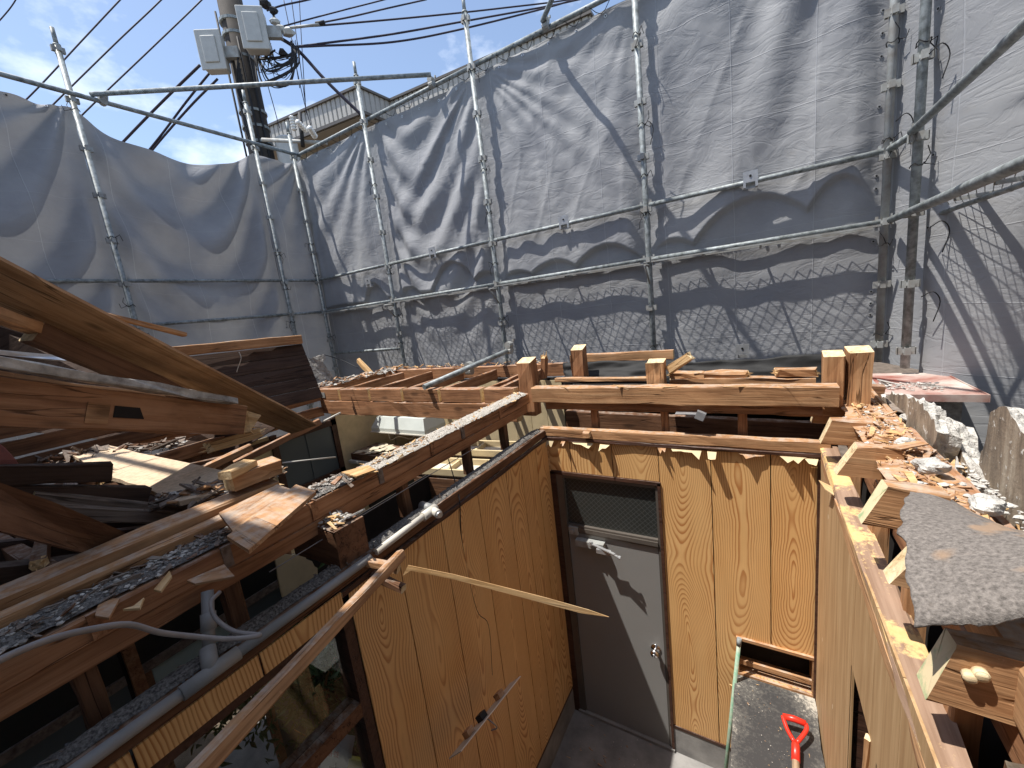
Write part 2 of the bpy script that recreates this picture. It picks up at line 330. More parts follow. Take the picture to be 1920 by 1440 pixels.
class MB:
    def __init__(s): s.v = []; s.f = []; s.m = []
    def add(s, vs, fs, mi=0):
        n = len(s.v); s.v += [tuple(v) for v in vs]; s.f += [tuple(i+n for i in f) for f in fs]; s.m += [mi]*len(fs); return s
    def box(s, a, b, mi=0, rot=None, c=None):
        (x0, y0, z0), (x1, y1, z1) = a, b
        vs = [Vector(p) for p in ((x0, y0, z0), (x1, y0, z0), (x1, y1, z0), (x0, y1, z0), (x0, y0, z1), (x1, y0, z1), (x1, y1, z1), (x0, y1, z1))]
        if rot: c = Vector(c or (0, 0, 0)); vs = [rot @ (v-c)+c for v in vs]
        return s.add(vs, [(0, 3, 2, 1), (4, 5, 6, 7), (0, 1, 5, 4), (1, 2, 6, 5), (2, 3, 7, 6), (3, 0, 4, 7)], mi)
    def tube(s, pts, r, n=8, mi=0, cap=True):
        pts = [Vector(p) for p in pts]; rs = r if isinstance(r, (list, tuple)) else [r]*len(pts); base = len(s.v); up = Vector((.13, .21, .97)).normalized()
        for i, p in enumerate(pts):
            d = (pts[min(i+1, len(pts)-1)]-pts[max(i-1, 0)]).normalized()
            a = up.cross(d)
            if a.length < .05: a = Vector((1, 0, 0)).cross(d)
            a.normalize(); b = d.cross(a); up = b if abs(b.dot(d)) < .9 else up
            for k in range(n):
                t = 2*math.pi*k/n; s.v.append(tuple(p+(a*math.cos(t)+b*math.sin(t))*rs[i]))
        for i in range(len(pts)-1):
            for k in range(n):
                s.f.append((base+i*n+k, base+i*n+(k+1) % n, base+(i+1)*n+(k+1) % n, base+(i+1)*n+k)); s.m.append(mi)
        if cap:
            s.f.append(tuple(base+k for k in range(n))[::-1]); s.m.append(mi); e = base+(len(pts)-1)*n; s.f.append(tuple(e+k for k in range(n))); s.m.append(mi)
        return s
    def build(s, name, mats, parent=None, loc=None, quat=None, smooth=False):
        return link(name, mesh(name, s.v, s.f, s.m), mats, parent, loc, quat, smooth)
def pipe(name, p0, p1, r, mat, parent=None, n=10, smooth=True):
    """straight round bar whose origin is p0"""
    p0 = Vector(p0); p1 = Vector(p1); b = MB(); L = (p1-p0).length
    b.tube([(0, 0, 0), (L, 0, 0)], r, n); o = b.build(name, mat, parent, p0, frame(p0, p1))
    if smooth: o.data.polygons.foreach_set('use_smooth', [len(p.vertices) == 4 for p in o.data.polygons])
    return o
def wire(name, pts, r, mat, parent=None, n=6):
    b = MB(); p0 = Vector(pts[0]); b.tube([Vector(p)-p0 for p in pts], r, n); return b.build(name, mat, parent, p0, None, True)
def curve(pts, k=6):
    """Catmull-Rom through pts"""
    pts = [Vector(p) for p in pts]; q = [2*pts[0]-pts[1]]+pts+[2*pts[-1]-pts[-2]]; o = []
    for i in range(1, len(q)-2):
        for j in range(k):
            t = j/k; a, b, c, d = q[i-1], q[i], q[i+1], q[i+2]
            o.append(.5*((2*b)+(c-a)*t+(2*a-5*b+4*c-d)*t*t+(3*b-a-3*c+d)*t**3))
    o.append(pts[-1]); return o
def tmesh(L, w, h, e0='saw', e1='saw', seed=0, ch=.0045, rough=.0020, bev0=0, bev1=0, jag=.03, spikes=7):
    """timber along +X: w across Y, h along Z (origin at centre of its start face)"""
    rd = random.Random(seed); c = min(ch, w*.2, h*.2); w2, h2 = w/2, h/2
    cs = [(-w2+c, -h2), (w2-c, -h2), (w2, -h2+c), (w2, h2-c), (w2-c, h2), (-w2+c, h2), (-w2, h2-c), (-w2, -h2+c)]
    n = max(2, min(14, int(L/.12))); xs = [L*i/n for i in range(n+1)]; b = MB(); K = 8
    rings = []
    for i, x in enumerate(xs):
        ring = []
        for (y, z) in cs:
            xx = x
            if i == 0: xx += bev0*(z/h) + (rd.uniform(-jag, jag*.4) if e0 == 'split' else 0)
            if i == n: xx += bev1*(z/h) + (rd.uniform(-jag*.4, jag) if e1 == 'split' else 0)
            ring.append((xx, y+rd.gauss(0, rough), z+rd.gauss(0, rough)))
        rings.append(ring)
    for r_ in rings: b.v += r_
    for i in range(n):
        for k in range(K): b.f.append((i*K+k, i*K+(k+1) % K, (i+1)*K+(k+1) % K, (i+1)*K+k)); b.m.append(0)
    for e, i, s in ((e0, 0, -1), (e1, n, 1)):
        nv = len(b.v); xc = sum(v[0] for v in rings[i])/K; b.v.append((xc+(s*rd.uniform(0, jag*.6) if e == 'split' else 0), 0, 0))
        for k in range(K):
            a, d = i*K+k, i*K+(k+1) % K; b.f.append((a, nv, d) if s < 0 else (a, d, nv)); b.m.append(1)
        if e == 'split':
            for _ in range(spikes):
                y, z = rd.uniform(-w2, w2)*.85, rd.uniform(-h2, h2)*.85; a = rd.uniform(.002, .006); l = rd.uniform(.3, 1.6)*jag; x0 = xc-s*.01
                b.add([(x0, y-a, z-a), (x0, y+a, z-a), (x0, y+a, z+a), (x0, y-a, z+a), (x0+s*l, y+rd.uniform(-a, a), z+rd.uniform(-a, a))], [(0, 1, 4), (1, 2, 4), (2, 3, 4), (3, 0, 4)], 1)
    me = mesh('timber', b.v, b.f, b.m); return me
_ts = [0]
def timber(name, p0, p1, w, h, mat='beam', end='cut', parent=None, label=None, cat=None, group=None, roll=0, up=(0, 0, 1), **k):
    _ts[0] += 1; p0 = Vector(p0); p1 = Vector(p1)
    o = link(name, tmesh((p1-p0).length, w, h, seed=_ts[0], **k), [mat, end], parent, p0, frame(p0, p1, up, roll))
    if label: tag(o, label, cat, group)
    return o
def slab(name, pts, thick, mats, parent=None, jag=0, nsub=1, seed=0, label=None, cat=None, group=None, edge=1):
    """flat piece: outline pts (world, roughly coplanar) pushed back along its normal by thick"""
    rd = random.Random(seed); pts = [Vector(p) for p in pts]; o = sum(pts, Vector())/len(pts); nrm = Vector()
    for i in range(len(pts)): nrm += (pts[i]-o).cross(pts[(i+1) % len(pts)]-o)
    if nrm.dot(Vector((0, 0, H))-o) < 0: pts = pts[::-1]; nrm = -nrm
    nrm.normalize(); x = (pts[1]-pts[0]).normalized(); y = nrm.cross(x).normalized(); x = y.cross(nrm)
    q2 = []
    for i, p in enumerate(pts):
        nx = pts[(i+1) % len(pts)]
        for j in range(nsub):
            pp = p.lerp(nx, j/nsub)
            if jag and j: pp = pp+x*rd.uniform(-jag, jag)+y*rd.uniform(-jag, jag)
            q2.append(Vector(((pp-o).dot(x), (pp-o).dot(y), (pp-o).dot(nrm))))
    n = len(q2); vs = q2+[p-Vector((0, 0, thick)) for p in q2]
    fs = [tuple(range(n)), tuple(range(2*n-1, n-1, -1))]+[(i, i+n, (i+1) % n+n, (i+1) % n) for i in range(n)]
    me = mesh(name, vs, fs, [0, 0]+[edge if isinstance(mats, (list, tuple)) and len(mats) > 1 else 0]*n)
    ob = link(name, me, mats, parent, o, Matrix((x, y, nrm)).transposed().to_quaternion())
    if label: tag(ob, label, cat, group)
    return ob
def chunk(bm_, c, r, rd, mi=0, flat=.6):
    """irregular lump"""
    vs = []; n = 5
    for (zz, rr) in ((-.5*flat, .75), (.1*flat, 1.0), (.55*flat, .55)):
        for k in range(n):
            a = 2*math.pi*(k+rd.uniform(-.25, .25))/n; s = r*rr*rd.uniform(.65, 1.2); vs.append((c[0]+s*math.cos(a), c[1]+s*math.sin(a), c[2]+zz*r+rd.uniform(-.12, .12)*r))
    fs = [tuple(range(n))[::-1], tuple(range(2*n, 3*n))]
    for j in (0, 1):
        for k in range(n): fs.append((j*n+k, j*n+(k+1) % n, (j+1)*n+(k+1) % n, (j+1)*n+k))
    bm_.add(vs, fs, mi)
def chip(bm_, c, L, w, t, rd, mi=0, dirv=None, tilt=.35):
    """thin splinter or flake of wood"""
    a = rd.uniform(0, math.pi*2) if dirv is None else dirv+rd.gauss(0, .35)
    q = Quaternion((0, 0, 1), a) @ Quaternion((0, 1, 0), rd.gauss(0, tilt)) @ Quaternion((1, 0, 0), rd.gauss(0, tilt*1.3))
    pr = [(-L/2, -w/2*rd.uniform(.3, 1), 0), (L/2*rd.uniform(.6, 1), -w/2*rd.uniform(0, .6), 0), (L/2, w/2*rd.uniform(-.2, .6), 0), (-L/2*rd.uniform(.6, 1), w/2, 0)]
    vs = [q @ Vector(p)+Vector(c) for p in pr]+[q @ Vector((p[0], p[1], t))+Vector(c) for p in pr]
    bm_.add(vs, [(0, 3, 2, 1), (4, 5, 6, 7), (0, 1, 5, 4), (1, 2, 6, 5), (2, 3, 7, 6), (3, 0, 4, 7)], mi)
def rubble(name, label, a, b, width, n, sizes, mats, seed, wchips=.4, parent=None, bias=None, group=None, mound=0, mmat=0):
    """countless crumbs strewn along the line a-b"""
    rd = random.Random(seed); m = MB(); a = Vector(a); b = Vector(b); d = b-a; L = d.length; d.normalize(); s = Vector((0, 0, 1)).cross(d).normalized(); ang = math.atan2(d.y, d.x)
    if mound:
        nl = max(8, int(L/.012)); nw = 9; n0 = len(m.v)
        for i in range(nl+1):
            for j in range(nw+1):
                x = L*i/nl; o = (j/nw-.5)*width*(.92+.16*float(vn(x*14, j*0+2, seed))); hgt = mound*max(0, 1-(2*j/nw-1)**2)*(.55+1.1*float(vn(x*5, 3, seed)+.5))+mound*.45*float(fbm(x*30, j*.9, seed, 3))
                m.v.append(tuple(d*x+s*o+Vector((0, 0, hgt)))) 
        for i in range(nl):
            for j in range(nw): k = n0+i*(nw+1)+j; m.f.append((k, k+1, k+nw+2, k+nw+1)); m.m.append(mmat)
    for i in range(n):
        t = rd.random() if bias is None else rd.random()**bias
        off = max(-1, min(1, rd.gauss(0, .45))); lift = (1-abs(off))*rd.random()*sizes[1]*1.1
        c = d*(t*L)+s*(off*width/2)+Vector((0, 0, lift)); r = sizes[0]+(sizes[1]-sizes[0])*rd.random()**2.6
        if rd.random() < wchips: chip(m, c, r*rd.uniform(1.8, 5), r*rd.uniform(.5, 1.6), r*.25, rd, rd.choice((1, 1, 2)) if len(mats) > 2 else 1, ang if rd.random() < .5 else None)
        else: chunk(m, c, r*.6, rd, 0)
    o = m.build(name, mats, parent, a); tag(o, label, 'rubble' if not parent else None, group, 'stuff'); return o

# ================================================================== SETTING
me = mesh('ground', [(-60, -60, -.26), (60, -60, -.26), (60, 60, -.26), (-60, 60, -.26)], [(0, 1, 2, 3)]); tag(link('ground', me, 'soil'), kind='structure')
b = MB(); b.box((-1.36, -1.4, -.2), (.36, 2.62, 0)); tag(b.build('floor', 'conc'), kind='structure')
b = MB(); b.box((-3.95, .85, -.2), (-1.45, 3.5, -.05)); tag(b.build('floor_beyond_wall', 'conc'), kind='structure')

# ================================================================== SCAFFOLD
YB, XL, XR, YF = 4.35, -6.15, .90, -.16          # planes of the back, left, right and front runs of poles
ZT, ZM, ZL = 2.74, .83, .32                       # rails above eye height
def socket_mesh():
    b = MB()
    for a in range(4):
        c, s = math.cos(a*math.pi/2), math.sin(a*math.pi/2); rot = Matrix.Rotation(a*math.pi/2, 3, 'Z')
        b.box((.022, -.017, -.026), (.050, -.011, .026), rot=rot); b.box((.022, .011, -.026), (.050, .017, .026), rot=rot); b.box((.046, -.017, -.026), (.052, .017, .026), rot=rot)
    b.tube([(0, 0, -.012), (0, 0, .012)], .029, 10)
    return mesh('wedge_socket', b.v, b.f)
SOCK = socket_mesh(); SOCK.materials.append(M['galvd'])
def tie_mesh():
    b = MB(); rd = random.Random(3)
    b.tube([Vector((.036*math.cos(t), .036*math.sin(t), .012*math.sin(3*t))) for t in [i*.55 for i in range(13)]], .0035, 5)
    b.tube([(.03, -.02, 0), (.07, -.05, .02), (.085, -.04, -.03)], .003, 5); b.tube([(.03, -.02, 0), (.035, -.06, -.05), (.01, -.07, -.10)], .003, 5)
    return mesh('cord_tie', b.v, b.f)
TIE = tie_mesh(); TIE.materials.append(M['tie'])
def pole(x, y, z0, z1, label, ties=(), mat='galv', r=.0275):
    t = thing('scaffold_pole', label, 'scaffold pole', (x, y, z0+H), 'upright poles of the scaffold')
    b = MB(); L = z1-z0; b.tube([(0, 0, 0), (0, 0, L-.16)], r, 12); b.tube([(0, 0, L-.17), (0, 0, L-.155)], r+.006, 12); b.tube([(0, 0, L-.16), (0, 0, L)], r*.72, 12)
    o = b.build('tube', mat, t, t.location); o.data.polygons.foreach_set('use_smooth', [len(p.vertices) == 4 for p in o.data.polygons])
    z = ZL-.002
    while z > z0+.1: z -= .475
    z += .475
    while z < z1-.2:
        s = bpy.data.objects.new('wedge_socket', SOCK); COL.objects.link(s); s.parent = t; s.location = (0, 0, z-z0); z += .475
    rd = random.Random(x*7+y)
    for zz in ties:
        s = bpy.data.objects.new('cord_tie', TIE); COL.objects.link(s); s.parent = t; s.location = (0, 0, zz-z0); s.rotation_euler = (0, 0, rd.uniform(-2, 2)); s.scale = (1, 1, rd.choice((-1, 1.3)))
    return t
pole(-4.5, YB, -3.4, 3.42, 'galvanised scaffold pole in front of the house with the cream fascia', (1.9, .7, .1, -.3))
pole(-2.7, YB, -3.4, 3.40, 'scaffold pole whose top stands against the open sky right of the cream house', (2.66, 1.62, 1.15, .56, -.1))
pole(-.9, YB, -3.4, 4.6, 'scaffold pole midway along the back tarpaulin, cut by the top of the picture', (2.3, 1.55, 1.1, .75, -.55))
pole(.87, YB, -.78, 4.6, 'stained scaffold pole at the right corner, left one of the close pair', (1.55, .9, .15, -.55), 'galvd', .0265)
pole(.94, 3.95, -.76, 4.9, 'thicker scaffold pole at the right corner, right one of the close pair', (1.35, .62), 'galv', .0275)
pole(-6.13, YB, -3.4, 3.20, 'scaffold pole in the left rear corner of the enclosure beside the transformer', (1.4, .9, -.1))
pole(XL, 3.78, -3.4, 3.45, 'scaffold pole on the left side right in front of the utility pole', (1.2, .7, .2))
pole(XL, 1.91, -3.4, 3.37, 'tall scaffold pole on the left side, its top bare against blue sky', (2.6, 1.3, .55, .2))
pole(XL, .05, -3.4, 3.37, 'scaffold pole on the left side near the front corner')
for x, l in ((-4.5, 'leftmost'), (-2.7, 'second from the left'), (-.9, 'third from the left'), (.87, 'rightmost')): pole(x, YF, -3.4, 3.3, l+' scaffold pole of the front run behind the camera')
WED = None
def wedge_mesh():
    b = MB(); b.box((-.002, -.013, -.022), (.05, .013, .022)); b.box((.012, -.004, -.06), (.03, .004, .045)); return mesh('wedge_head', b.v, b.f)
WED = wedge_mesh(); WED.materials.append(M['galvd'])
def rail(p0, p1, label, r=.0214, wedge=True, name='scaffold_rail', cat='scaffold rail', mat='galv', group='horizontal rails of the scaffold'):
    p0 = Vector(p0); p1 = Vector(p1); d = (p1-p0).normalized(); t = thing(name, label, cat, p0, group)
    a = p0+d*(.03 if wedge else 0); c = p1-d*(.03 if wedge else 0); pipe('tube', a, c, r, mat, t, 12)
    if wedge:
        for q, e in ((p0+d*.026, frame(p0, p1)), (p1-d*.026, frame(p1, p0))):
            s = bpy.data.objects.new('wedge_head', WED); COL.objects.link(s); s.parent = t; s.location = q-p0; s.rotation_mode = 'QUATERNION'; s.rotation_quaternion = e
    return t
XB = [-6.13, -4.5, -2.7, -.9, .87]
nm = ['in the left corner bay', 'in the bay right of the cream house', 'in the middle bay', 'in the wide right bay']
for i in range(4):
    a, c = XB[i], XB[i+1]
    rail((a, YB, ZM+H), (c, YB, ZM+H), 'upper mid-height rail on the back tarpaulin '+nm[i])
    rail((a, YB, ZL+H), (c, YB, ZL+H), 'lower mid-height rail above the mesh deck '+nm[i])
for a, c, l in ((XB[0], XB[1], 'left corner part of the'), (XB[1], XB[2], 'part in front of the cream house of the'), (XB[2], .87, 'long right part of the')):
    rail((a, YB+.06, ZT+H), (c+.02, YB+.06, ZT+H), l+' top pipe that carries the back tarpaulin', .0243, False)
YL = [.05, 1.91, 3.78, YB]; nl = ['nearest bay on the left', 'wide swagged bay on the left', 'narrow corner bay on the left']
for i in range(3):
    rail((XL, YL[i], ZM+H), (XL, YL[i+1], ZM+H), 'upper mid-height rail in the '+nl[i]); rail((XL, YL[i], ZL+H), (XL, YL[i+1], ZL+H), 'lower mid-height rail in the '+nl[i])
rail((XL+.05, -.16, ZT+H), (XL+.05, YB+.1, ZT+H), 'top pipe running down to the corner above the left tarpaulin', .0243, False)
rail((-6.1, YF+.06, ZT+H), (.87, YF+.06, ZT+H), 'top pipe of the front run behind the camera', .0243, False)
rail((XR, 3.95, ZM+H), (XR, .1, ZM+H), 'thick rail rising to the upper right corner of the picture', .0243)
rail((.87, YB, ZM+H), (.93, 3.97, ZM+H), 'short rail joining the close pair of corner poles', .0243)
rail((XR-.01, 4.30, ZL+H), (XR-.01, .1, ZL+H), 'rail along the mesh deck at the right edge of the picture', .0243)
rail((XR+.17, 4.30, ZL+H-.035), (XR+.17, .1, ZL+H-.035), 'second thin rail under the mesh deck at the right edge', .014)
rail((XB[0], YB, H-.38), (XB[1], YB, H-.38), 'low short rail just above the house roof line')
def clamp(p, label):
    t = thing('pipe_clamp', label, 'pipe clamp', p, 'swivel clamps on the top pipes')
    b = MB(); b.tube([(-.03, 0, 0), (.03, 0, 0)], .036, 10); b.tube([(0, -.03, .055), (0, .03, .055)], .036, 10); b.box((-.02, -.02, .02), (.02, .02, .04)); b.build('clamp_body', 'galvd', t, t.location)
    b = MB(); b.tube([(.02, .03, .0), (.03, .05, .11)], .007, 6); b.tube([(.03, .05, .085), (.03, .052, .105)], .013, 6); b.build('bolt', 'galvd', t, t.location); return t
A = Vector((-6.10, 2.06, ZT+H+.045)); B = Vector((-3.22, YB-.07, ZT+H+.045))
rail(A, B, 'long brace pipe crossing the sky from the left run to the back run', .0243, False, 'brace_pipe', 'brace pipe', group=None)
clamp(Vector((-3.30, 4.37, ZT+H)), 'clamp where the sky brace meets the back top pipe'); clamp(Vector((-6.10, 2.15, ZT+H)), 'clamp where the sky brace meets the left top pipe')
rail((-1.80, YB, ZT+H+.045), (.75, 1.7, ZT+H+.045), 'brace pipe leaving the picture at the top, clamped above the middle tarpaulin', .0243, False, 'brace_pipe', 'brace pipe', group=None)
clamp(Vector((-1.78, 4.37, ZT+H)), 'clamp at the top middle where a brace leaves the picture')
def bracket(x, z, lab):
    t = thing('bolt_bracket', lab, 'bracket', (x, YB-.01, z+H), 'small plates hooked on the mid rail')
    b = MB(); b.box((-.055, -.012, -.005), (.055, -.006, .085)); b.box((-.055, -.012, -.045), (-.035, .045, -.005)); b.box((.035, -.012, -.045), (.055, .045, -.005)); b.box((-.055, .028, -.05), (.055, .034, -.02)); b.build('plate', 'zinc', t, t.location)
    b = MB(); b.tube([(0, -.013, .045), (0, -.017, .045)], .010, 8); b.build('bolt_hole', 'black', t, t.location)
bracket(-.02, ZM, 'bent zinc plate on the rail of the wide right bay'); bracket(-1.76, ZM, 'zinc plate on the rail of the middle bay'); bracket(-3.64, ZM, 'zinc plate on the rail in the swagged second bay'); 
bracket(-4.95, .62, 'small zinc bracket hanging on the narrow corner tarpaulin'); bracket(-.10, -.66, 'zinc plate at the foot of the tarpaulin in the right bay')
# ---- mesh decks: expanded metal, the pattern seen as shadow on the cloth
def deck(p0, p1, wd, label):
    """deck of expanded steel from p0 to p1, wd wide towards +side"""
    p0 = Vector(p0); p1 = Vector(p1); L = (p1-p0).length; t = thing('mesh_deck', label, 'scaffold deck', p0, 'expanded metal decks'); q = frame(p0, p1)
    b = MB(); 
    for y in (0, wd-.02): b.box((0.0, y, -.010), (L, y+.024, .004))
    b.build('side_frame', 'galvd', t, p0, q)
    for i in range(1, int(L/.45)):
        b = MB(); x = i*.45; b.box((x-.008, .02, -.024), (x+.008, wd-.02, -.004)); b.build('crossbar', 'galvd', t, p0, q)
    b = MB(); cw, chh = .095, .031; nx = int(L/cw); ny = int((wd-.04)/chh)
    def strut(x0, y0, x1, y1):
        a = Vector((x0, y0, 0)); c = Vector((x1, y1, 0)); s = Vector((-(y1-y0), x1-x0, 0)).normalized()*.0019; b.add([a-s, c-s, c+s, a+s], [(0, 1, 2, 3)])
    for i in range(nx):
        for j in range(ny):
            x = i*cw; y = .02+j*chh; strut(x, y+chh/2, x+cw/2, y+chh); strut(x, y+chh/2, x+cw/2, y); strut(x+cw/2, y+chh, x+cw, y+chh/2); strut(x+cw/2, y, x+cw, y+chh/2)
    o = b.build('expanded_mesh', 'galv', t, p0, q); tag(o, kind='stuff')
for i in range(4): deck((XB[i]+.05, YB-.16, ZL+H-.03), (XB[i+1]-.05, YB-.16, ZL+H-.03), .25, 'mesh deck edge-on below the lower rail '+nm[i])
deck((XR+.30, .2, ZL+H-.0), (XR+.30, 3.9, ZL+H-.0), .26, 'mesh deck seen from below at the right edge of the picture')
for i, x in enumerate(XB[1:4]):
    t = thing('deck_bracket', 'triangular deck bracket on the scaffold pole '+('in front of the cream house', 'right of the cream house', 'midway along the back')[i], 'bracket', (x, YB, ZL+H-.06), 'triangular brackets under the mesh decks')
    pipe('arm', t.location+Vector((0, -.03, 0)), t.location+Vector((0, -.2, 0)), .012, 'galvd', t); pipe('strut', t.location+Vector((0, -.19, -.01)), t.location+Vector((0, -.025, -.17)), .009, 'galvd', t)

# ---- tarpaulins
def cloth(name, label, pos, nu, nv_, W_, Hh, mat, eyes=(), group='grey tarpaulins tied to the scaffold'):
    """pos(u, v) -> arrays of world xyz, u across and v downwards, both 0..1"""
    u, v = np.meshgrid(np.linspace(0, 1, nu+1), np.linspace(0, 1, nv_+1)); X, Y, Z = pos(u, v); o = np.array([X[0, 0], Y[0, 0], Z[-1, 0]])
    vs = np.stack([X-o[0], Y-o[1], Z-o[2]], -1).reshape(-1, 3); idx = np.arange((nu+1)*(nv_+1)).reshape(nv_+1, nu+1)
    fs = np.stack([idx[:-1, :-1], idx[1:, :-1], idx[1:, 1:], idx[:-1, 1:]], -1).reshape(-1, 4)
    t = thing(name, label, 'tarpaulin', Vector(o), group)
    me = bpy.data.meshes.new('sheet'); me.from_pydata(vs.tolist(), [], fs.tolist()); me.update()
    uvl = me.uv_layers.new(name='UVMap'); uvv = np.stack([u*W_, v*Hh], -1).reshape(-1, 2); li = np.empty(len(me.loops), int); me.loops.foreach_get('vertex_index', li); uvl.data.foreach_set('uv', uvv[li].ravel())
    ob = link('sheet', me, mat, t, Vector(o), None, True)
    for (eu, ev) in eyes:
        j, i = int(round(ev*nv_)), int(round(eu*nu)); p = Vector((X[j, i], Y[j, i], Z[j, i])); i2 = min(i+1, nu); i1 = max(i-1, 0); j2 = min(j+1, nv_); j1 = max(j-1, 0)
        n = Vector((X[j, i2]-X[j, i1], Y[j, i2]-Y[j, i1], Z[j, i2]-Z[j, i1])).cross(Vector((X[j2, i]-X[j1, i], Y[j2, i]-Y[j1, i], Z[j2, i]-Z[j1, i]))).normalized()
        if n.dot(Vector((0, 0, H))-p) < 0: n = -n
        b = MB(); b.tube([Vector(), n*.005], .014, 10); b.tube([n*.004, n*.007], .007, 8, 1); b.build('eyelet', ['zinc', 'black'], t, p)
    return t
ss = lambda a, b, x: np.clip((x-a)/(b-a), 0, 1)**2*(3-2*np.clip((x-a)/(b-a), 0, 1))
def ridge(ph): return 1-2*np.abs((ph % 1)-.5)
def back_pos(x0, x1, ztop, zbot, seed, swag=0, swx=.5, rl=0, rr=0, vert=.03, wr=.012, dip=0, freq=5, bulge=.02, arcs=()):
    def f(u, v):
        X = x0+(x1-x0)*u; top = ztop-dip*4*u*(1-u); Z = top+(zbot-top)*v; hh = ztop-Z    # metres below the top
        d = np.zeros_like(u); w = x1-x0
        env = ss(0, .12, u)*ss(0, .12, 1-u)
        # swags hanging between the upper corners
        if swag:
            sag = (1-np.abs((u-swx)/np.where(u < swx, swx, 1-swx))**1.7); ph = (hh-sag*1.15)*1.9+vn(u*3, hh*1.2, seed)*.28
            d += swag*np.sin(2*np.pi*ph)*env*np.exp(-np.maximum(hh-2.3, 0)*1.6)*ss(-.15, .35, hh+.0)*(.4+.6*ss(.0, 1.3, sag*1.4-hh*.15+.5))
        # folds fanning out from an upper corner
        for amp, uc, sd in ((rl, 0, 1), (rr, 1, 2)):
            if amp:
                dx = np.abs(u-uc)*w+.02; ang = np.arctan2(dx, hh+.10); r = np.hypot(dx, hh)
                d += amp*np.sin(2*np.pi*(ang*(5.4 if sd == 1 else 3.6)+vn(ang*3, r*.6, seed+sd)*.8))*ss(.05, .5, r)*np.exp(-np.maximum(r-2.1, 0)*.9)*env
        # vertical drop folds lower down
        wx = X+.16*vn(X*.8, hh*.55, seed+4)
        d += vert*(fbm(wx*freq, hh*.32, seed+5, 2)*1.9)*(.35+.65*ss(.1, 1.0, hh))*env*(.35+.65*ss(.25, .6, Z))
        d += (.010*(1-np.abs(vn(X*3.1+.12*vn(X*2, hh*2, seed+21), hh*.35, seed+20))*2)**6+.008*(1-np.abs(vn(X*2.2+hh*.9, hh*.8-X*.6, seed+22))*2)**8)*env*ss(.3, .7, Z)
        d += wr*.8*fbm(X*4+hh*1.2, hh*3, seed+7, 4)+.004*(np.abs(vn(X*5+hh*4, hh*9-X*3, seed+9))*2-.5)*ss(.2, .6, hh)
        # step shaped into the cloth only to cast the scalloped shade over the lower rail
        arc = ZL+.035+0*X
        for xc, hw, ht in arcs: arc = np.maximum(arc, ZL+.035+ht*(1-((X-xc)/hw)**2))
        arc = arc+.02*vn(X*5, Z*0, seed+11)
        d += .062*ss(0, .035, Z-arc)*np.exp(-np.maximum(Z-arc-.03, 0)*1.3)*env
        d += bulge*env*np.sin(np.pi*np.clip(v*1.1, 0, 1))
        return X, YB+.115-d, Z+H
    return f
EY = [(i/6, .012) for i in range(1, 6)]
cloth('tarpaulin', 'tarpaulin of the narrow left corner bay hanging in straight folds below the cream house', back_pos(-6.29, -4.5, ZT-.06, -1.7, 1, rr=.012, vert=.036, freq=4, bulge=0, arcs=((-4.95, .25, .24),)), 100, 240, 1.6, 4.4, 'tarp', EY)
cloth('tarpaulin', 'deeply swagged tarpaulin bay between the cream house and the second bare pole', back_pos(-4.5, -2.7, ZT-.06, -1.4, 2, swag=.022, swx=.36, rr=.012, vert=.012, freq=4, dip=.03, arcs=((-3.42, .38, .33), (-2.9, .2, .12), (-4.2, .2, .10))), 120, 240, 1.8, 4.1, 'tarp', EY)
cloth('tarpaulin', 'tarpaulin bay with folds fanning from its upper left corner and a diagonal pipe shadow', back_pos(-2.7, -.9, ZT-.06, -1.1, 3, rl=.006, rr=.004, vert=.010, arcs=((-1.95, .28, .10), (-1.35, .35, .16), (-2.45, .2, .06))), 120, 230, 1.8, 3.8, 'tarp', EY)
cloth('tarpaulin', 'widest crumpled tarpaulin bay above the roofless room, with an arched shadow', back_pos(-.9, .87, ZT+1.4, -.80, 4, rl=.012, rr=.036, vert=.022, freq=3.0, wr=.012, arcs=((.0, .52, .34), (.60, .27, .36), (-.68, .22, .10))), 130, 260, 1.8, 4.9, 'tarp', [(.975, a) for a in (.47, .50, .53, .60, .70, .72, .80, .88, .90, .92)])
def corner_pos(u, v):
    X = .78+.24*u+.0*v; Y = 4.54-.56*u+.04*np.sin(u*3.1); Z = 4.1-4.9*v; d = .03*fbm(u*2, Z*1.3, 21, 3); return X+.06-d*.3, Y+d, Z+H
cloth('tarpaulin', 'narrow strip of tarpaulin between the close pair of corner poles', corner_pos, 24, 200, .5, 4.9, 'tarp')
def right_pos(u, v):
    Z = 4.3-6.6*v; low = ss(.2, -1.2, Z)
    Y = 4.03-3.95*u; e = ss(0, .13, u); X = 1.0+e*(.30+.10*low)+.22*low*ss(0, .3, u)
    dd = .07*fbm(Y*1.9+.35*Z, Z*.40, 31, 3)+.022*np.sin(2*np.pi*(u*5.2+.22*Z+.6*vn(Y, Z*.7, 33)))*ss(0, .2, u)+.008*fbm(Y*4, Z*3, 35, 4)
    dd += .05*ss(0, .08, Z-(ZL+.3+.14*np.abs(np.sin(Y*3.0))))*ss(.05, .2, u)
    return X-dd, Y, Z+H
cloth('tarpaulin', 'tarpaulin on the right side with a ragged patch of shade and mesh shadow low down', right_pos, 190, 300, 3.9, 6.6, 'tarp', [(.012, a) for a in (.42, .55, .62)])
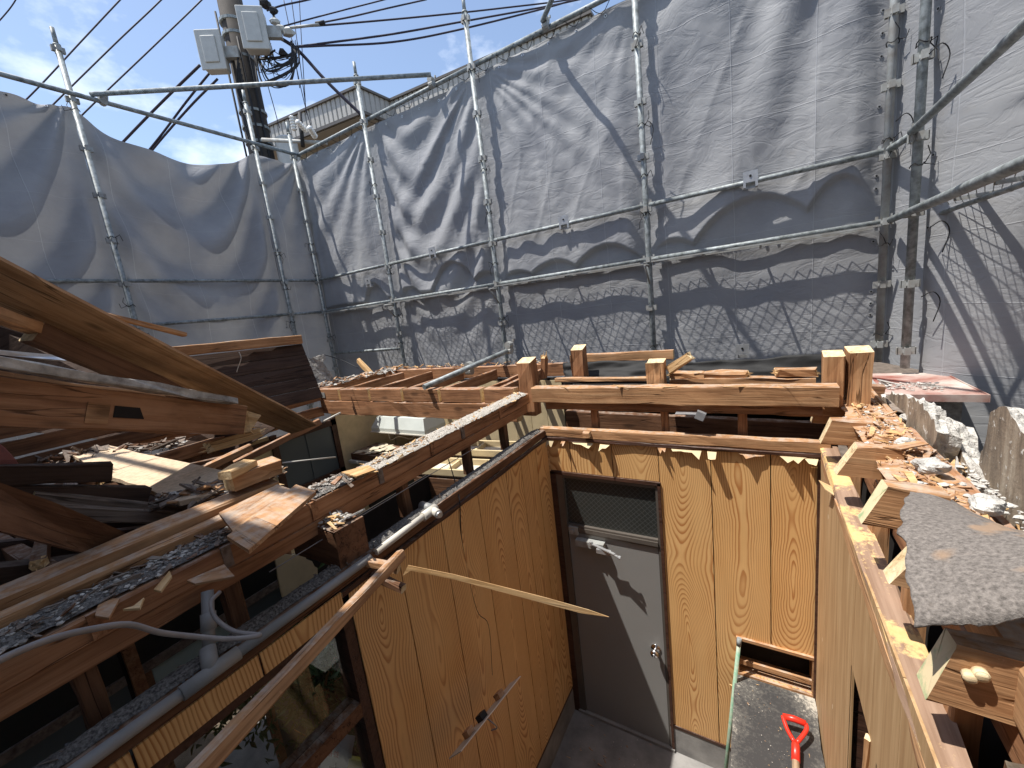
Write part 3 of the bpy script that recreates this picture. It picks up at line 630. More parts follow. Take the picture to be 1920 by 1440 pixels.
def left_pos(y0, y1, dip, seed, sw, ztop=ZT-.05):
    def f(u, v):
        Y = y0+(y1-y0)*u; top = ztop-dip*(1-np.abs(2*u-1)**2.2)-.03; Z = top+(-1.9-top)*v; hh = ztop-Z; env = ss(0, .1, u)*ss(0, .1, 1-u)
        sag = 1-np.abs(2*u-1)**1.8; ph = (hh-sag*1.25)*1.15+.25*vn(u*2, hh, seed)
        d = sw*np.sin(2*np.pi*ph+.6)*env*np.exp(-np.maximum(hh-2.0, 0)*1.3)*(.5+.5*sag)
        d += .035*fbm(Y*2.6+.2*vn(Y, hh, seed), hh*.4, seed+3, 3)*ss(.6, 2, hh)*env+.010*fbm(Y*5, hh*5, seed+5, 4)+.05*env*np.sin(np.pi*np.clip(v, 0, 1))
        dx = np.abs(u-1)*(y1-y0)+.03; ang = np.arctan2(dx, hh+.1); d += .03*np.sin(2*np.pi*(ang*2.6))*env*np.exp(-np.maximum(hh-1.8, 0))
        return XL-.10+d, Y, Z+H
    return f
cloth('tarpaulin', 'tarpaulin bay at the left edge of the picture', left_pos(.05, 1.91, .06, 41, .06), 110, 200, 1.9, 4.6, 'tarpl', [(.6, .006), (.75, .006), (.9, .006)])
cloth('tarpaulin', 'left tarpaulin bay whose top edge droops well below its pipe and shows the sky', left_pos(1.91, 3.78, .34, 43, .07), 120, 200, 1.9, 4.6, 'tarpl', [(.965, .55), (.965, .60), (.03, .57), (.03, .63)])
cloth('tarpaulin', 'narrow left tarpaulin bay between the utility pole and the corner', left_pos(3.78, YB+.17, .02, 45, .01), 40, 180, .6, 4.6, 'tarpl')
cloth('tarpaulin', 'tarpaulin of the front run behind the camera', lambda u, v: (XL+7.0*u, YF-.1+.03*fbm(u*12, v*3, 51, 3), ZT-.06-6.2*v+H), 80, 60, 7, 6.2, 'tarp')
# cord that laces the top of the cloths
for i, (x0, x1) in enumerate(((-6.1, -4.5), (-4.5, -2.7), (-2.7, -1.1))):
    pts = []
    for k in range(13):
        x = x0+(x1-x0)*k/12; pts.append((x, YB+.065+(.03 if k % 2 else -.03), ZT+H-(.085 if k % 2 else .0)))
    tag(wire('lacing_cord', curve(pts, 3), .0032, 'tie'), 'black lacing cord along the top of the tarpaulin '+('under the cream house', 'beside the swagged folds', 'under the top middle clamp')[i], 'cord')
for i, (x, y, z, dx) in enumerate(((.89, 4.27, 1.0, .0), (.95, 3.88, 1.25, 0), (-.87, 4.28, 1.5, 0), (1.0, 3.86, .2, 0), (.98, 3.86, -.25, 0))):
    p = R(x, y, z); tag(wire('cord_end', curve([p, p+Vector((.05, -.03, .03)), p+Vector((.09, -.02, -.04)), p+Vector((.06, -.03, -.17))], 4), .0035, 'tie'), ('black cord end dangling from the left pole of the close pair', 'black cord end looped on the right pole of the close pair', 'black cord end on the pole midway along the back', 'black cord knot beside the deck at the right corner', 'lowest black cord hanging at the right corner')[i], 'cord')

# ================================================================== THE ROOM WITHOUT A ROOF
XW, YW, XE = -1.30, 2.50, .29                     # faces of left, back and right wall
# ---- back wall
t = thing('back_wall', 'rear wall of printed wood-grain boards around the grey door, with a slot near its right end', 'wall', (-.5, YW, 0))
def board(parent, x0, x1, z0, z1, hole=None, mat='panel'):
    """one vertical board of the back wall, its origin in the middle of the board"""
    g = .0026; x0 += g; x1 -= g; xc = (x0+x1)/2; b = MB()
    if hole:
        hx0, hx1, hz0, hz1 = hole; a = max(x0, hx0); c = min(x1, hx1)
        parts = [(x0, x1, z0, hz0), (x0, x1, hz1, z1)]
        if a > x0+.004: parts.append((x0, a, hz0, hz1))
        if c < x1-.004: parts.append((c, x1, hz0, hz1))
        for p in parts: b.box((p[0]-xc, 0, p[2]-z0), (p[1]-xc, .006, p[3]-z0))
    else: b.box((x0-xc, 0, 0), (x1-xc, .006, z1-z0))
    return b.build('board', mat, parent, (xc, YW, z0+H))
zt = -.925
for x0, x1 in ((-1.298, -1.124), (-1.124, -.824), (-.824, -.527)): board(t, x0, x1, -1.185, zt)
for x0, x1 in ((-.527, -.229), (-.229, .07), (.07, XE-.002)): board(t, x0, x1, -3.06, zt, (-.112, .283, -2.425, -2.185) if x1 > -.11 else None)
b = MB(); b.box((-1.32+.5, .012, zt-.27), (-.527+.5, .02, zt)); b.box((-.527+.5, .012, -3.06), (-.112+.5, .02, zt)); b.box((-.112+.5, .012, -3.06), (.31+.5, .02, -2.44)); b.box((-.112+.5, .012, -2.17), (.31+.5, .02, zt)); b.build('backing', 'dark', t, (-.5, YW, H))
b = MB(); b.box((-.545+.5, -.004, -3.29), (.288+.5, .03, -3.075)); b.build('skirting', 'conc', t, (-.5, YW, H))
b = MB(); b.box((-.545+.5, -.008, -3.075), (.288+.5, .0, -3.055)); b.build('skirting_trim', 'stain', t, (-.5, YW, H))
# slot frame
b = MB(); x0, x1, z0, z1 = -.115, .286, -2.43, -2.182
b.box((x0+.5, -.016, z1-.004), (x1+.5, .13, z1+.014)); b.box((x0+.5, -.016, z0-.014), (x1+.5, .13, z0+.004)); b.box((x0+.5, -.014, z0+.004), (x0+.514, .13, z1-.004)); b.box((x1+.486, -.014, z0+.004), (x1+.5, .13, z1-.004))
b.box((x0+.514, .005, z0+.055), (x1+.486, .02, z0+.085)); b.build('slot_frame', 'tan', t, (-.5, YW, H)); 
b = MB(); b.box((x0+.5, .131, z0), (x1+.5, .14, z1)); b.build('slot_back', 'dark', t, (-.5, YW, H))
# rail (top plate) of the back wall
o = timber('top_rail', R(-1.34, YW+.013, -.893), R(XE+.04, YW+.013, -.893), .05, .062, 'tan', parent=t, rough=.002)
o = timber('top_trim', R(-1.33, YW-.006, -.937), R(XE+.02, YW-.006, -.937), .022, .022, 'stain', parent=t)
rdp = random.Random(14)
for i, (x, w, dn, outw) in enumerate(((-1.27, .07, .06, .03), (-1.16, .03, .03, .05), (-1.02, .16, .035, .055), (-.86, .07, .03, .075), (-.50, .05, .03, .04), (-.36, .17, .045, .06), (-.22, .05, .05, .09), (-.02, .14, .02, .03), (.17, .12, .02, .05), (.25, .06, .04, .07))):
    top = R(x, YW-.014, -.955+.008*rdp.random()); n = 3+i % 3; pts = [top+Vector((-w/2, 0, 0)), top+Vector((w/2, 0, 0))]
    for k in range(n): u_ = 1-(k+rdp.uniform(.1, .9))/n; r_ = rdp.uniform(.15, 1); pts.append(top+Vector(((u_-.5)*w, -outw*r_, -dn*r_)))
    o = slab('torn_paper', pts, .0015, 'cream' if i % 3 != 1 else 'tan', t)
timber('nailed_block', R(-1.0, YW-.03, -.888), R(-.955, YW-.028, -.888), .035, .04, 'tan', parent=t)
# ---- grey steel door
t = thing('steel_door', 'grey steel door with a wired-glass light above it, half in shade', 'door', (-.9, YW, 0))
L0 = Vector((-.9, YW, H))
b = MB()
b.box((-1.298+.9, -.012, -3.29), (-1.252+.9, .05, -1.195)); b.box((-.540+.9, -.012, -3.29), (-.522+.9, .05, -1.195)); b.box((-1.298+.9, -.012, -1.21), (-.522+.9, .05, -1.188)); b.build('casing', 'stain', t, L0)
b = MB(); b.box((-1.251+.9, -.006, -3.29), (-1.20+.9, .045, -1.211)); b.box((-.556+.9, -.002, -3.29), (-.541+.9, .045, -1.211)); b.box((-1.199+.9, -.004, -1.235), (-.557+.9, .045, -1.211)); b.box((-1.199+.9, -.004, -1.66), (-.557+.9, .045, -1.60)); b.box((-1.199+.9, -.012, -1.645), (-.557+.9, -.005, -1.615)); b.build('frame', 'alu', t, L0)
b = MB(); b.box((-.32, 0, 0), (.32, .005, .364)); b.build('transom_pane', 'wired', t, R(-.878, YW+.02, -1.599))
b = MB(); b.box((-.319, 0, 0), (.319, .035, 1.60)); 
o = b.build('leaf', 'door', t, R(-.878, YW+.004, -3.265))
b = MB(); b.box((-.36, -.02, 0), (.38, .04, .022)); b.build('threshold', 'conc', t, R(-.9, YW, -3.288))
# handle: backplate, neck, knob
h = MB(); h.tube([(0, 0, 0), (0, -.006, 0)], .033, 18); h.tube([(0, -.006, 0), (0, -.03, 0)], .013, 12); h.tube([(0, -.028, 0), (0, -.036, 0), (0, -.055, 0), (0, -.066, 0), (0, -.07, 0)], [.015, .026, .029, .022, .008], 18)
kn = h.build('handle', 'chrome', t, R(-.615, YW+.003, -2.455), None, True)
h = MB(); h.box((-.004, -.075, -.011), (.004, -.069, .011)); c = h.build('thumb_turn', 'zinc', kn, kn.location+t.location) ; c.location = (0, 0, 0)
# closer
b = MB(); b.box((-.10, -.05, -.02), (.11, -.002, .025)); cl = b.build('closer_body', 'galvd', t, R(-1.03, YW, -1.715))
b = MB(); b.box((0, 0, -.004), (.20, .018, .004), rot=Matrix.Rotation(rad(-20), 3, 'Z')); b.tube([(0, .005, -.012), (0, .005, .018)], .013, 8); c = b.build('closer_arm', 'zinc', cl); c.location = (.02, -.055, .02)
b = MB(); b.box((-.03, -.012, -.014), (.07, .012, .016)); b.tube([(.07, 0, 0), (.13, -.01, -.012)], .008, 8); b.tube([(.125, -.01, -.012), (.14, -.01, -.014)], .013, 8); c = b.build('closer_arm_end', 'zinc', cl); c.location = (.10, -.075, -.005)
b = MB(); b.box((-.05, -.02, -.03), (.02, 0, .03)); b.tube([(-.02, -.022, .0), (-.02, -.045, .005)], .014, 8); b.build('closer_bracket', 'galvd', t, R(-1.135, YW, -1.64))
# ---- left wall
t = thing('left_wall', 'shaded left wall of printed wood-grain boards with a broken top edge', 'wall', (XW, 1.6, 0))
ys = [.785, 1.035, 1.315, 1.62, 1.915, 2.10, 2.31, YW-.003]
for a, c in zip(ys[:-1], ys[1:]):
    b = MB(); w = c-a-.005; b.box((-w/2, -.006, 0), (w/2, 0, 2.11)); o = b.build('board', 'panel', t, (XW, (a+c)/2, H-3.06), Quaternion((0, 0, 1), math.pi/2)); 
b = MB(); b.box((-.03, .78-1.6, -3.06), (-.02, YW-1.6, -.95)); b.build('backing', 'dark', t, (XW, 1.6, H))
b = MB(); b.box((-.03, -2.2, -3.29), (.004, YW-1.6, -3.075)); b.build('skirting', 'conc', t, (XW, 1.6, H)); b = MB(); b.box((.0, .78-1.6, -3.075), (.008, YW-1.6, -3.055)); b.build('skirting_trim', 'stain', t, (XW, 1.6, H))
b = MB(); b.box((.0, -.004, -.004), (.014, .014, .0)); 
b = MB(); b.box((0, 0, 0), (.012, .012, .26)); b.build('corner_bead', 'fresh', t, R(XW+.001, YW-.014, -1.19))
timber('top_rail', R(XW-.035, YW+.0, -.902), R(XW-.035, -.7, -.902), .07, .055, 'brown', parent=t)
timber('top_trim', R(XW+.004, YW-.02, -.942), R(XW+.004, .76, -.942), .02, .022, 'stain', parent=t)
# strip of boards above the window
for i, (a, c) in enumerate(((.47, .76), (.17, .467), (-.13, .167), (-.43, -.133))):
    b = MB(); w = c-a-.003; b.box((-w/2, -.006, 0), (w/2, 0, .075)); b.build('short_board', 'panel', t, (XW+.001, (a+c)/2, H-1.005), Quaternion((0, 0, 1), math.pi/2))
# ---- right wall
t = thing('right_wall', 'sunlit right wall of faded boards with paint chips and a narrow hatch opening', 'wall', (XE, 1.4, 0))
ye = [YW-.008, 2.25, 1.93, 1.66, 1.60, 1.34, 1.10, .86, .60, .30]
hx = (1.42, 1.30)
for c, a in zip(ye[:-1], ye[1:]):
    if a > 1.55 or a < 1.2: z0 = -3.06
    else: z0 = -3.06
    b = MB(); w = c-a-.0025; zt_ = -.945
    if abs(a-1.34) < .01:        # board cut away for the hatch
        b.box((-w/2, 0, 0), (w/2, .006, .35)); b.box((-w/2, 0, 1.66), (w/2, .006, 2.115)); 
    else: b.box((-w/2, 0, 0), (w/2, .006, 2.115))
    b.build('board', 'panel2', t, (XE, (a+c)/2, H-3.06), Quaternion((0, 0, 1), -math.pi/2))
b = MB(); b.box((.0, -.16, -2.72), (.12, -.15, -1.40)); b.box((.0, .045+.15, -2.72), (.12, .16+.045, -1.40)); b.build('hatch_lining', 'stain', t, R(XE, 1.42, 0))
timber('hatch_trim', R(XE-.006, 1.344, -1.40), R(XE-.006, 1.344, -2.72), .012, .02, 'tan', parent=t)
b = MB(); b.box((.015, -1.6, -3.06), (.03, 1.09, -.95)); b.build('backing', 'dark', t, (XE+.13, 1.4, H))
b = MB(); b.box((-.004, -1.6, -3.29), (.03, 1.09, -3.075)); b.build('skirting', 'conc', t, (XE, 1.4, H))
b = MB(); b.box((-.012, 0, 0), (0, .012, 2.1)); b.build('corner_bead', 'stain', t, R(XE, YW-.018, -3.06))
timber('top_rail', R(XE+.035, YW+.02, -.905), R(XE+.035, .3, -1.02), .07, .03, 'glue', parent=t, rough=.003, ch=.005)
timber('side_rail', R(XE+.005, YW-.02, -.945), R(XE+.005, .3, -1.06), .014, .045, 'tan', parent=t, rough=.002)
# ---- low cupboard with a black top, shovel, green pole
t = thing('low_cupboard', 'low cupboard with a scuffed black top in the right corner under the slot', 'cupboard', (.08, 2.18, 0))
b = MB(); nx, ny = 12, 16; rd = random.Random(4)
pts = [(-.125, 1.4), (.285, 1.4), (.285, 2.49), (-.125, 2.49)]; e = []
for k in range(4):
    a, c = pts[k], pts[(k+1) % 4]
    for j in range(14): f_ = j/14; jx = rd.uniform(-.004, .004); e.append((a[0]+(c[0]-a[0])*f_+jx, a[1]+(c[1]-a[1])*f_+rd.uniform(-.004, .004)))
n = len(e); vs = [(x-.08, y-2.18, -2.44) for x, y in e]+[(x-.08, y-2.18, -2.452) for x, y in e]
b.add(vs, [tuple(range(n)), tuple(range(2*n-1, n-1, -1))]+[(i, i+n, (i+1) % n+n, (i+1) % n) for i in range(n)]); b.build('top', 'blktop', t, (.08, 2.18, H))
b = MB(); b.box((-.19, -.76, -3.29), (.20, .30, -2.454)); b.build('carcass', 'brown', t, (.08, 2.18, H))
sp = R(.155, 2.165, -2.37); st = thing('shovel', 'shovel with a bright red D-shaped grip lying across the black top', 'shovel', sp)
G = [P(1480, 1345, 2, -2.36), P(1510, 1356, 2, -2.36), P(1506, 1382, 2, -2.375), P(1493, 1395, 2, -2.385), P(1477, 1372, 2, -2.375), P(1467, 1352, 2, -2.36)]
gl = P(1468, 1343, 2, -2.36); gr = P(1511, 1357, 2, -2.36); gb = P(1492, 1397, 2, -2.385); ge = P(1492, 1428, 2, -2.40); sh = P(1496, 1600, 2, -2.40)
ml = (gl+gb)/2+(gl-gr)*.06+Vector((0, 0, -.004)); mr = (gr+gb)/2+(gr-gl)*.10
b = MB(); b.tube([gl-sp, gl.lerp(gr, .5)-sp+Vector((0, .003, .003)), gr-sp], [.015, .0165, .015], 12); 
b.tube([p-sp for p in curve([gl, gl+(ml-gl)*.35+(gl-gr)*.02, ml, gb+(gl-gb)*.10], 4)], .0105, 10); b.tube([p-sp for p in curve([gr, gr+(mr-gr)*.4+(gr-gl)*.08, mr, gb+(gr-gb)*.10], 4)], .0105, 10)
b.tube([gb-sp+(gb-ge)*-.05-(ge-gb)*.15, gb-sp, ge-sp], [.017, .019, .019], 12); b.build('grip', 'red', st, sp, None, True)
pipe('shaft', ge-(ge-gb)*.1, sh, .0165, 'shaft', st, 12)
b = MB(); q = sh-sp; b.box((q.x-.11, q.y-.28, q.z-.03), (q.x+.11, q.y+.0, q.z-.022)); b.build('blade', 'galvd', st, sp)
gp = thing('green_pole', 'thin green pole with a pale cap leaning on the wall left of the black top', 'pole', (-.19, 2.28, .01))
pipe('stick', (-.205, 2.28, .01), R(-.100, 2.462, -2.20), .0115, 'green', gp, 10); pipe('cap', R(-.1003, 2.461, -2.202), R(-.0965, 2.468, -2.155), .0135, 'galv', gp, 10)

rubble('floor_dust', 'dust and small chips scattered on the concrete floor by the door', R(-1.2, 2.35, -3.288), R(-.2, 1.9, -3.288), .8, 260, (.002, .010), ['rub', 'tan', 'fresh'], 61, .4)
rubble('cupboard_dust', 'pale chips scattered over the scuffed black top', R(-.08, 2.44, -2.436), R(.24, 1.7, -2.436), .30, 120, (.0015, .006), ['rub', 'tan', 'fresh'], 62, .5)
# ================================================================== HEADER FRAMING ROUND THE ROOM
g1 = 'studs between the beams'
timber('header_beam', R(-3.90, 2.575, -.685), R(.40, 2.575, -.685), .09, .0, 'beam') if False else None
t = thing('back_beam', 'long timber beam spanning behind the room above the wood-grain wall', 'timber beam', R(-1.38, 2.52, -.62))
timber('beam', R(-1.38, 2.545, -.624), R(.36, 2.545, -.624), .09, .108, 'tan', parent=t, rough=.002, ch=.005)
timber('lower_board', R(-1.30, 2.57, -.712), R(.30, 2.57, -.712), .05, .052, 'beam', parent=t)
rd = random.Random(9)
for i in range(7):
    b = MB(); chip(b, (0, 0, 0), rd.uniform(.05, .14), rd.uniform(.008, .02), .003, rd, 0, 0, .1); b.build('splinter', 'fresh', t, R(rd.uniform(-1.3, .25), 2.505, -.569))
t = thing('wall_bracket', 'torn piece of sheet metal hanging under the back beam', 'metal scrap', R(-.35, 2.50, -.72))
b = MB(); b.box((-.06, -.03, -.008), (.09, .03, -.004)); b.box((.05, -.034, -.006), (.10, .0, .04), rot=Matrix.Rotation(.4, 3, 'Y')); b.build('sheet', 'zinc', t, t.location)
for x, l in ((-.955, 'left'), (-.492, 'middle'), (-.065, 'right')):
    timber('stud', R(x, 2.60, -.73), R(x, 2.60, -.94), .045, .045, 'beam', label=l+'most of the three short studs in the dark gap above the rear wall' if l != 'middle' else 'middle one of the three short studs in the dark gap above the rear wall', cat='stud', group=g1, up=(0, 1, 0))
timber('inner_beam', R(-1.28, 2.86, -.90), R(.34, 2.86, -.93), .06, .13, 'brown', label='shadowed inner beam deep in the gap above the rear wall', cat='timber beam')
b = MB(); b.box((-.85, 0, -.5), (.9, .02, .13)); tag(b.build('gap_dark_board', 'black', None, R(-.45, 3.12, -.85)), 'black board standing in for the dark inside of the gap above the rear wall', 'board')  # its black colour stands in for the unlit depth of the gap
# row of things behind the back beam
def stump(px, py, y, z0, z1, w, h, label, bev=.02):
    pass
timber('post_stump', R(-1.46, 2.62, -.80), R(-1.46, 2.62, -.385), .115, .10, 'beam', label='sawn-off post at the joint of the two beam lines, its top freshly cut', cat='post', up=(0, 1, 0), bev1=.03, rough=.004)
timber('post_stump', R(-1.20, 3.02, -.60), R(-1.20, 3.02, -.36), .10, .10, 'beam', label='short split post stump standing behind the back beam on the left', cat='post', up=(0, 1, 0), bev1=.03, rough=.004)
timber('post_stump', R(-.545, 2.68, -.60), R(-.545, 2.68, -.435), .10, .10, 'tan', label='square sawn stump standing midway behind the back beam', cat='post', up=(0, 1, 0), bev1=.012, rough=.004)
timber('post_stump', R(.352, 2.655, -.70), R(.352, 2.655, -.425), .085, .10, 'tan', label='left one of the twin tall stumps at the right end of the back beam', cat='post', group='twin stumps', up=(0, 1, 0), bev1=.02, rough=.003)
timber('post_stump', R(.458, 2.665, -.70), R(.458, 2.665, -.41), .10, .11, 'tan', label='right one of the twin tall stumps at the right end of the back beam', cat='post', group='twin stumps', up=(0, 1, 0), bev1=.02, rough=.003)
timber('split_block', R(-.47, 2.70, -.50), R(-.34, 2.66, -.41), .05, .05, 'fresh', e1='split', jag=.02, label='small broken block leaning on the square stump', cat='wood block')
timber('splintered_stub', R(-1.38, 2.72, -.54), R(-1.36, 2.72, -.40), .04, .05, 'beam', end='fresh', e1='split', jag=.04, label='splintered stub right of the sawn-off post', cat='wood block', up=(0, 1, 0))
# long split beam with a bite out of its top
t = thing('split_beam', 'split pale timber lying behind the back beam with its top torn away', 'timber beam', R(-.48, 2.78, -.6))
timber('beam', R(-.48, 2.79, -.605), R(.29, 2.79, -.61), .10, .07, 'tan', parent=t, e0='split', jag=.02, rough=.004)
for a, c, zz in ((-.47, -.30, -.552), (-.31, -.05, -.556), (.12, .29, -.545)):
    timber('raised_strip', R(a, 2.80, zz), R(c, 2.80, zz-.004), .085, .04, 'tan', end='fresh', parent=t, e0='split', e1='split', jag=.03, rough=.005)
timber('rear_plank', R(-1.42, 3.38, -.50), R(-.55, 3.38, -.50), .06, .07, 'tan', label='pale plank along the far edge behind the black paper', cat='plank')
timber('rear_strip', R(-1.38, 2.93, -.60), R(-.55, 2.93, -.605), .05, .03, 'tan', label='thin strip with curled paper between the stumps', cat='plank')
def wavysheet(name, label, cat, c00, c10, c11, c01, mat, amp, seed, nu=30, nv_=14, sag=0, fr=3):
    c = [Vector(q) for q in (c00, c10, c11, c01)]; o = c[0]; b = MB(); u, v = np.meshgrid(np.linspace(0, 1, nu+1), np.linspace(0, 1, nv_+1))
    n_ = (c[1]-c[0]).cross(c[3]-c[0]).normalized(); d = amp*fbm(u*fr, v*fr, seed, 4)-sag*np.sin(np.pi*u)*np.sin(np.pi*v)*1.0
    ju = .03*fbm(v*7, u*0+3, seed+2, 3)*((u < .01) | (u > .99)); jv = .05*fbm(u*9, v*0+1, seed+3, 3)*((v < .01) | (v > .99)); u = u+ju; v = v+jv
    for j in range(nv_+1):
        for i in range(nu+1):
            uu, vv = u[j, i], v[j, i]; p = c[0]*(1-uu)*(1-vv)+c[1]*uu*(1-vv)+c[2]*uu*vv+c[3]*(1-uu)*vv+n_*float(d[j, i])-o; b.v.append(tuple(p))
    for j in range(nv_):
        for i in range(nu): k = j*(nu+1)+i; b.f.append((k, k+1, k+nu+2, k+nu+1)); b.m.append(0)
    ob = b.build(name, mat, None, o, None, True)
    md = ob.modifiers.new('thickness', 'SOLIDIFY'); md.thickness = .004
    return tag(ob, label, cat)
wavysheet('roofing_paper', 'crumpled black roofing paper behind the back beam left of the square stump', 'paper', R(-1.36, 3.05, -.66), R(-.45, 3.05, -.66), R(-.42, 3.15, -.50), R(-1.40, 3.15, -.50), 'black', .05, 3)
wavysheet('roofing_paper', 'black roofing paper showing under the tarpaulin behind the split beam', 'paper', R(-.45, 3.0, -.68), R(.36, 3.0, -.70), R(.38, 3.1, -.50), R(-.45, 3.1, -.52), 'black', .04, 5)
b = MB(); b.box((0, 0, 0), (1.84, .5, .02)); tag(b.build('roof_lining', 'dark', None, R(-1.42, 2.95, -.76)), 'dark boarding lying behind the back beam under the paper', 'board')

# ---- wall plate between the room and the left room
t = thing('wall_plate', 'heavy double timber plate over the left wall, its top covered with plaster crumbs', 'timber beam', R(-1.475, 2.45, -.7))
timber('upper_timber', R(-1.475, 2.53, -.655), R(-1.475, -.6, -.655), .11, .075, 'beam', parent=t, rough=.002, ch=.005)
timber('lower_timber', R(-1.478, 2.50, -.722), R(-1.478, -.6, -.722), .105, .058, 'beam', parent=t, rough=.002, ch=.004)
for i, y in enumerate((2.12, 1.72, 1.46, 1.12, .80, .50, .2)):
    b = MB(); b.box((-.002, -.013, -.034), (.0075, .013, .036)); b.build('notch_patch', ('beam', 'grey')[i % 2], t, R(-1.42, y, -.65)) 
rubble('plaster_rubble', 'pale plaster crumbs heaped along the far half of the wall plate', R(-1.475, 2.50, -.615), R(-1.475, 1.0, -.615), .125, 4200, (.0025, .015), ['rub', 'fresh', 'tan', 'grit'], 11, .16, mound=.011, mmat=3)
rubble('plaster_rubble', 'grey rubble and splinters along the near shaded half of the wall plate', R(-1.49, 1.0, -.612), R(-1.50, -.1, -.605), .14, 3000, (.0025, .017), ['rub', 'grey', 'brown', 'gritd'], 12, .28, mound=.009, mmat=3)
gp_ = 'short studs under the wall plate'
for i, (y, l) in enumerate(((2.21, 'the corner by the grey door, farthest'), (1.79, 'the crossing of the thin white strips, second'), (1.27, 'the valve, third'), (.50, 'the grey upright pipe, fourth'), (.16, 'the picture edge, nearest'))):
    timber('stud', R(-1.47, y, -.75), R(-1.47, y, -.93), .05, .045, 'brown', label='wall plate stud near '+l+' of its row', cat='stud', group=gp_, up=(0, 1, 0))
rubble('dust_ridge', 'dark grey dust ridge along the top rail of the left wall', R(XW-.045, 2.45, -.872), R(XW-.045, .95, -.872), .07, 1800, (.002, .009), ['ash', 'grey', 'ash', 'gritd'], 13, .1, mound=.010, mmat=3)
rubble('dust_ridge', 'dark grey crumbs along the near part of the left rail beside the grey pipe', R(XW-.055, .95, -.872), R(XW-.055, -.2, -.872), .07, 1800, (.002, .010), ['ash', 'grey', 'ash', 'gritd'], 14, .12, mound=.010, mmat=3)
# heavy cross beam end (dark, cracked) with plaster on it
t = thing('cross_beam_end', 'big dark square beam end with plaster lumps on it beside the wall plate', 'timber beam', R(-1.36, .86, -.8))
bq = P(640, 1000, 2, -.72)
timber('beam', R(-1.62, .865, -.80), R(-1.325, .865, -.80), .135, .155, 'brown', end='brown', parent=t, rough=.003, ch=.006)
rubble('plaster_lumps', None, R(-1.47, .86, -.715), R(-1.34, .86, -.715), .12, 90, (.008, .026), ['rub', 'fresh', 'plaster'], 15, .25, parent=t)
# ---- grey water pipe, valve and tee
XPp, ZP = XW+.012, -.868
t = thing('grey_pipe', 'grey plastic water pipe along the left wall top, with a tee and a riser', 'pipe', R(XPp, .6, ZP))
pipe('near_pipe', R(XPp, .30, ZP-.01), R(XPp, -.5, ZP-.01), .0160, 'pvc', t, 14); pipe('far_pipe', R(XPp, .38, ZP-.01), R(XPp, .90, ZP-.01), .0155, 'pvc', t, 14); pipe('bright_pipe', R(XPp, .93, ZP-.006), R(XPp, 1.235, ZP+.002), .0145, 'ivory', t, 14)
pipe('tee_body', R(XPp, .28, ZP-.01), R(XPp, .42, ZP-.01), .0205, 'pvc', t, 14); pipe('tee_branch', R(XPp, .35, ZP-.01), R(XPp-.05, .37, ZP+.03), .0205, 'pvc', t, 14); pipe('riser', R(XPp-.045, .37, ZP+.02), R(XPp-.115, .425, ZP+.155), .016, 'pvc', t, 14); pipe('riser_sleeve', R(XPp-.07, .39, ZP+.065), R(XPp-.09, .405, ZP+.105), .0195, 'pvc', t, 14)
t = thing('pipe_valve', 'white pipe elbow and valve with a dark sleeve at the end of the pipe', 'valve', R(XPp, 1.26, ZP))
pipe('elbow', R(XPp, 1.20, ZP), R(XPp+.002, 1.285, ZP+.002), .021, 'ivory', t, 14); pipe('spout', R(XPp-.01, 1.27, ZP), R(XPp+.055, 1.245, ZP), .019, 'ivory', t, 14); pipe('screw_cap', R(XPp+.052, 1.246, ZP), R(XPp+.068, 1.24, ZP), .014, 'zinc', t, 8); pipe('dark_sleeve', R(XPp-.01, 1.275, ZP), R(XPp-.085, 1.285, ZP), .021, 'pvc', t, 14)
# cables
def px_curve(l, k=6): return curve([PD(*q) for q in l], k)
tag(wire('grey_cable', px_curve([(-40, 1258, .52), (20, 1228, .58), (90, 1200, .64), (160, 1182, .70), (240, 1171, .78), (300, 1186, .84), (360, 1193, .90), (430, 1198, .95), (487, 1191, 1.0), (440, 1184, 1.04), (405, 1160, 1.08), (396, 1130, 1.12), (412, 1110, 1.16)]), .0056, 'cable', n=8), 'thick pale grey cable crossing the lower left in a long loop', 'cable')
tag(wire('brown_cable', curve([R(-1.40, 1.55, -.74), R(-1.33, 1.50, -.86), R(XW+.012, 1.46, -.93), R(XW+.004, 1.44, -1.15), R(XW+.004, 1.47, -1.55), R(XW+.004, 1.55, -1.72), R(XW+.004, 1.52, -2.02)], 6), .003, 'tie'), 'thin dark cable running down the left wall to the dangling switch plate', 'cable')
tag(wire('white_string', curve([R(-1.40, 1.85, -.765), R(-1.41, 1.3, -.768), R(-1.405, .9, -.765), R(-1.41, .6, -.77)], 6), .002, 'cable'), 'thin grey wire stretched below the wall plate', 'cable')
# dangling switch plate
pA = P(852, 1415, 0, -1.13); pB = P(966, 1274, 0, -1.10)
pA = PD(853, 1416, 1.78); pB = PD(966, 1275, 2.20)
t = thing('switch_plate', 'loose switch plate hanging edge-on from the left wall by its cable', 'switch plate', pA.lerp(pB, .5)); d = (pB-pA); q = frame(pA, pB, up=ray(910, 1345).normalized()*.97+CU*.2); L = d.length
b = MB(); b.box((-L/2, -.002, -.05), (L/2, .002, .05)); b.build('plate', 'ivory', t, t.location, q)
for s in (-.28, -.08, .22): b = MB(); b.box((-.02, -.03, -.02), (.02, -.003, .02)); b.build('switch_body', 'tan' if s != -.08 else 'tie', t, t.location+d*s, q)
wire('lead', curve([t.location+d*-.05, t.location+Vector((.05, -.04, .02)), t.location+Vector((.06, -.02, -.03)), t.location+Vector((.03, -.03, -.05))], 5), .003, 'cable', t)
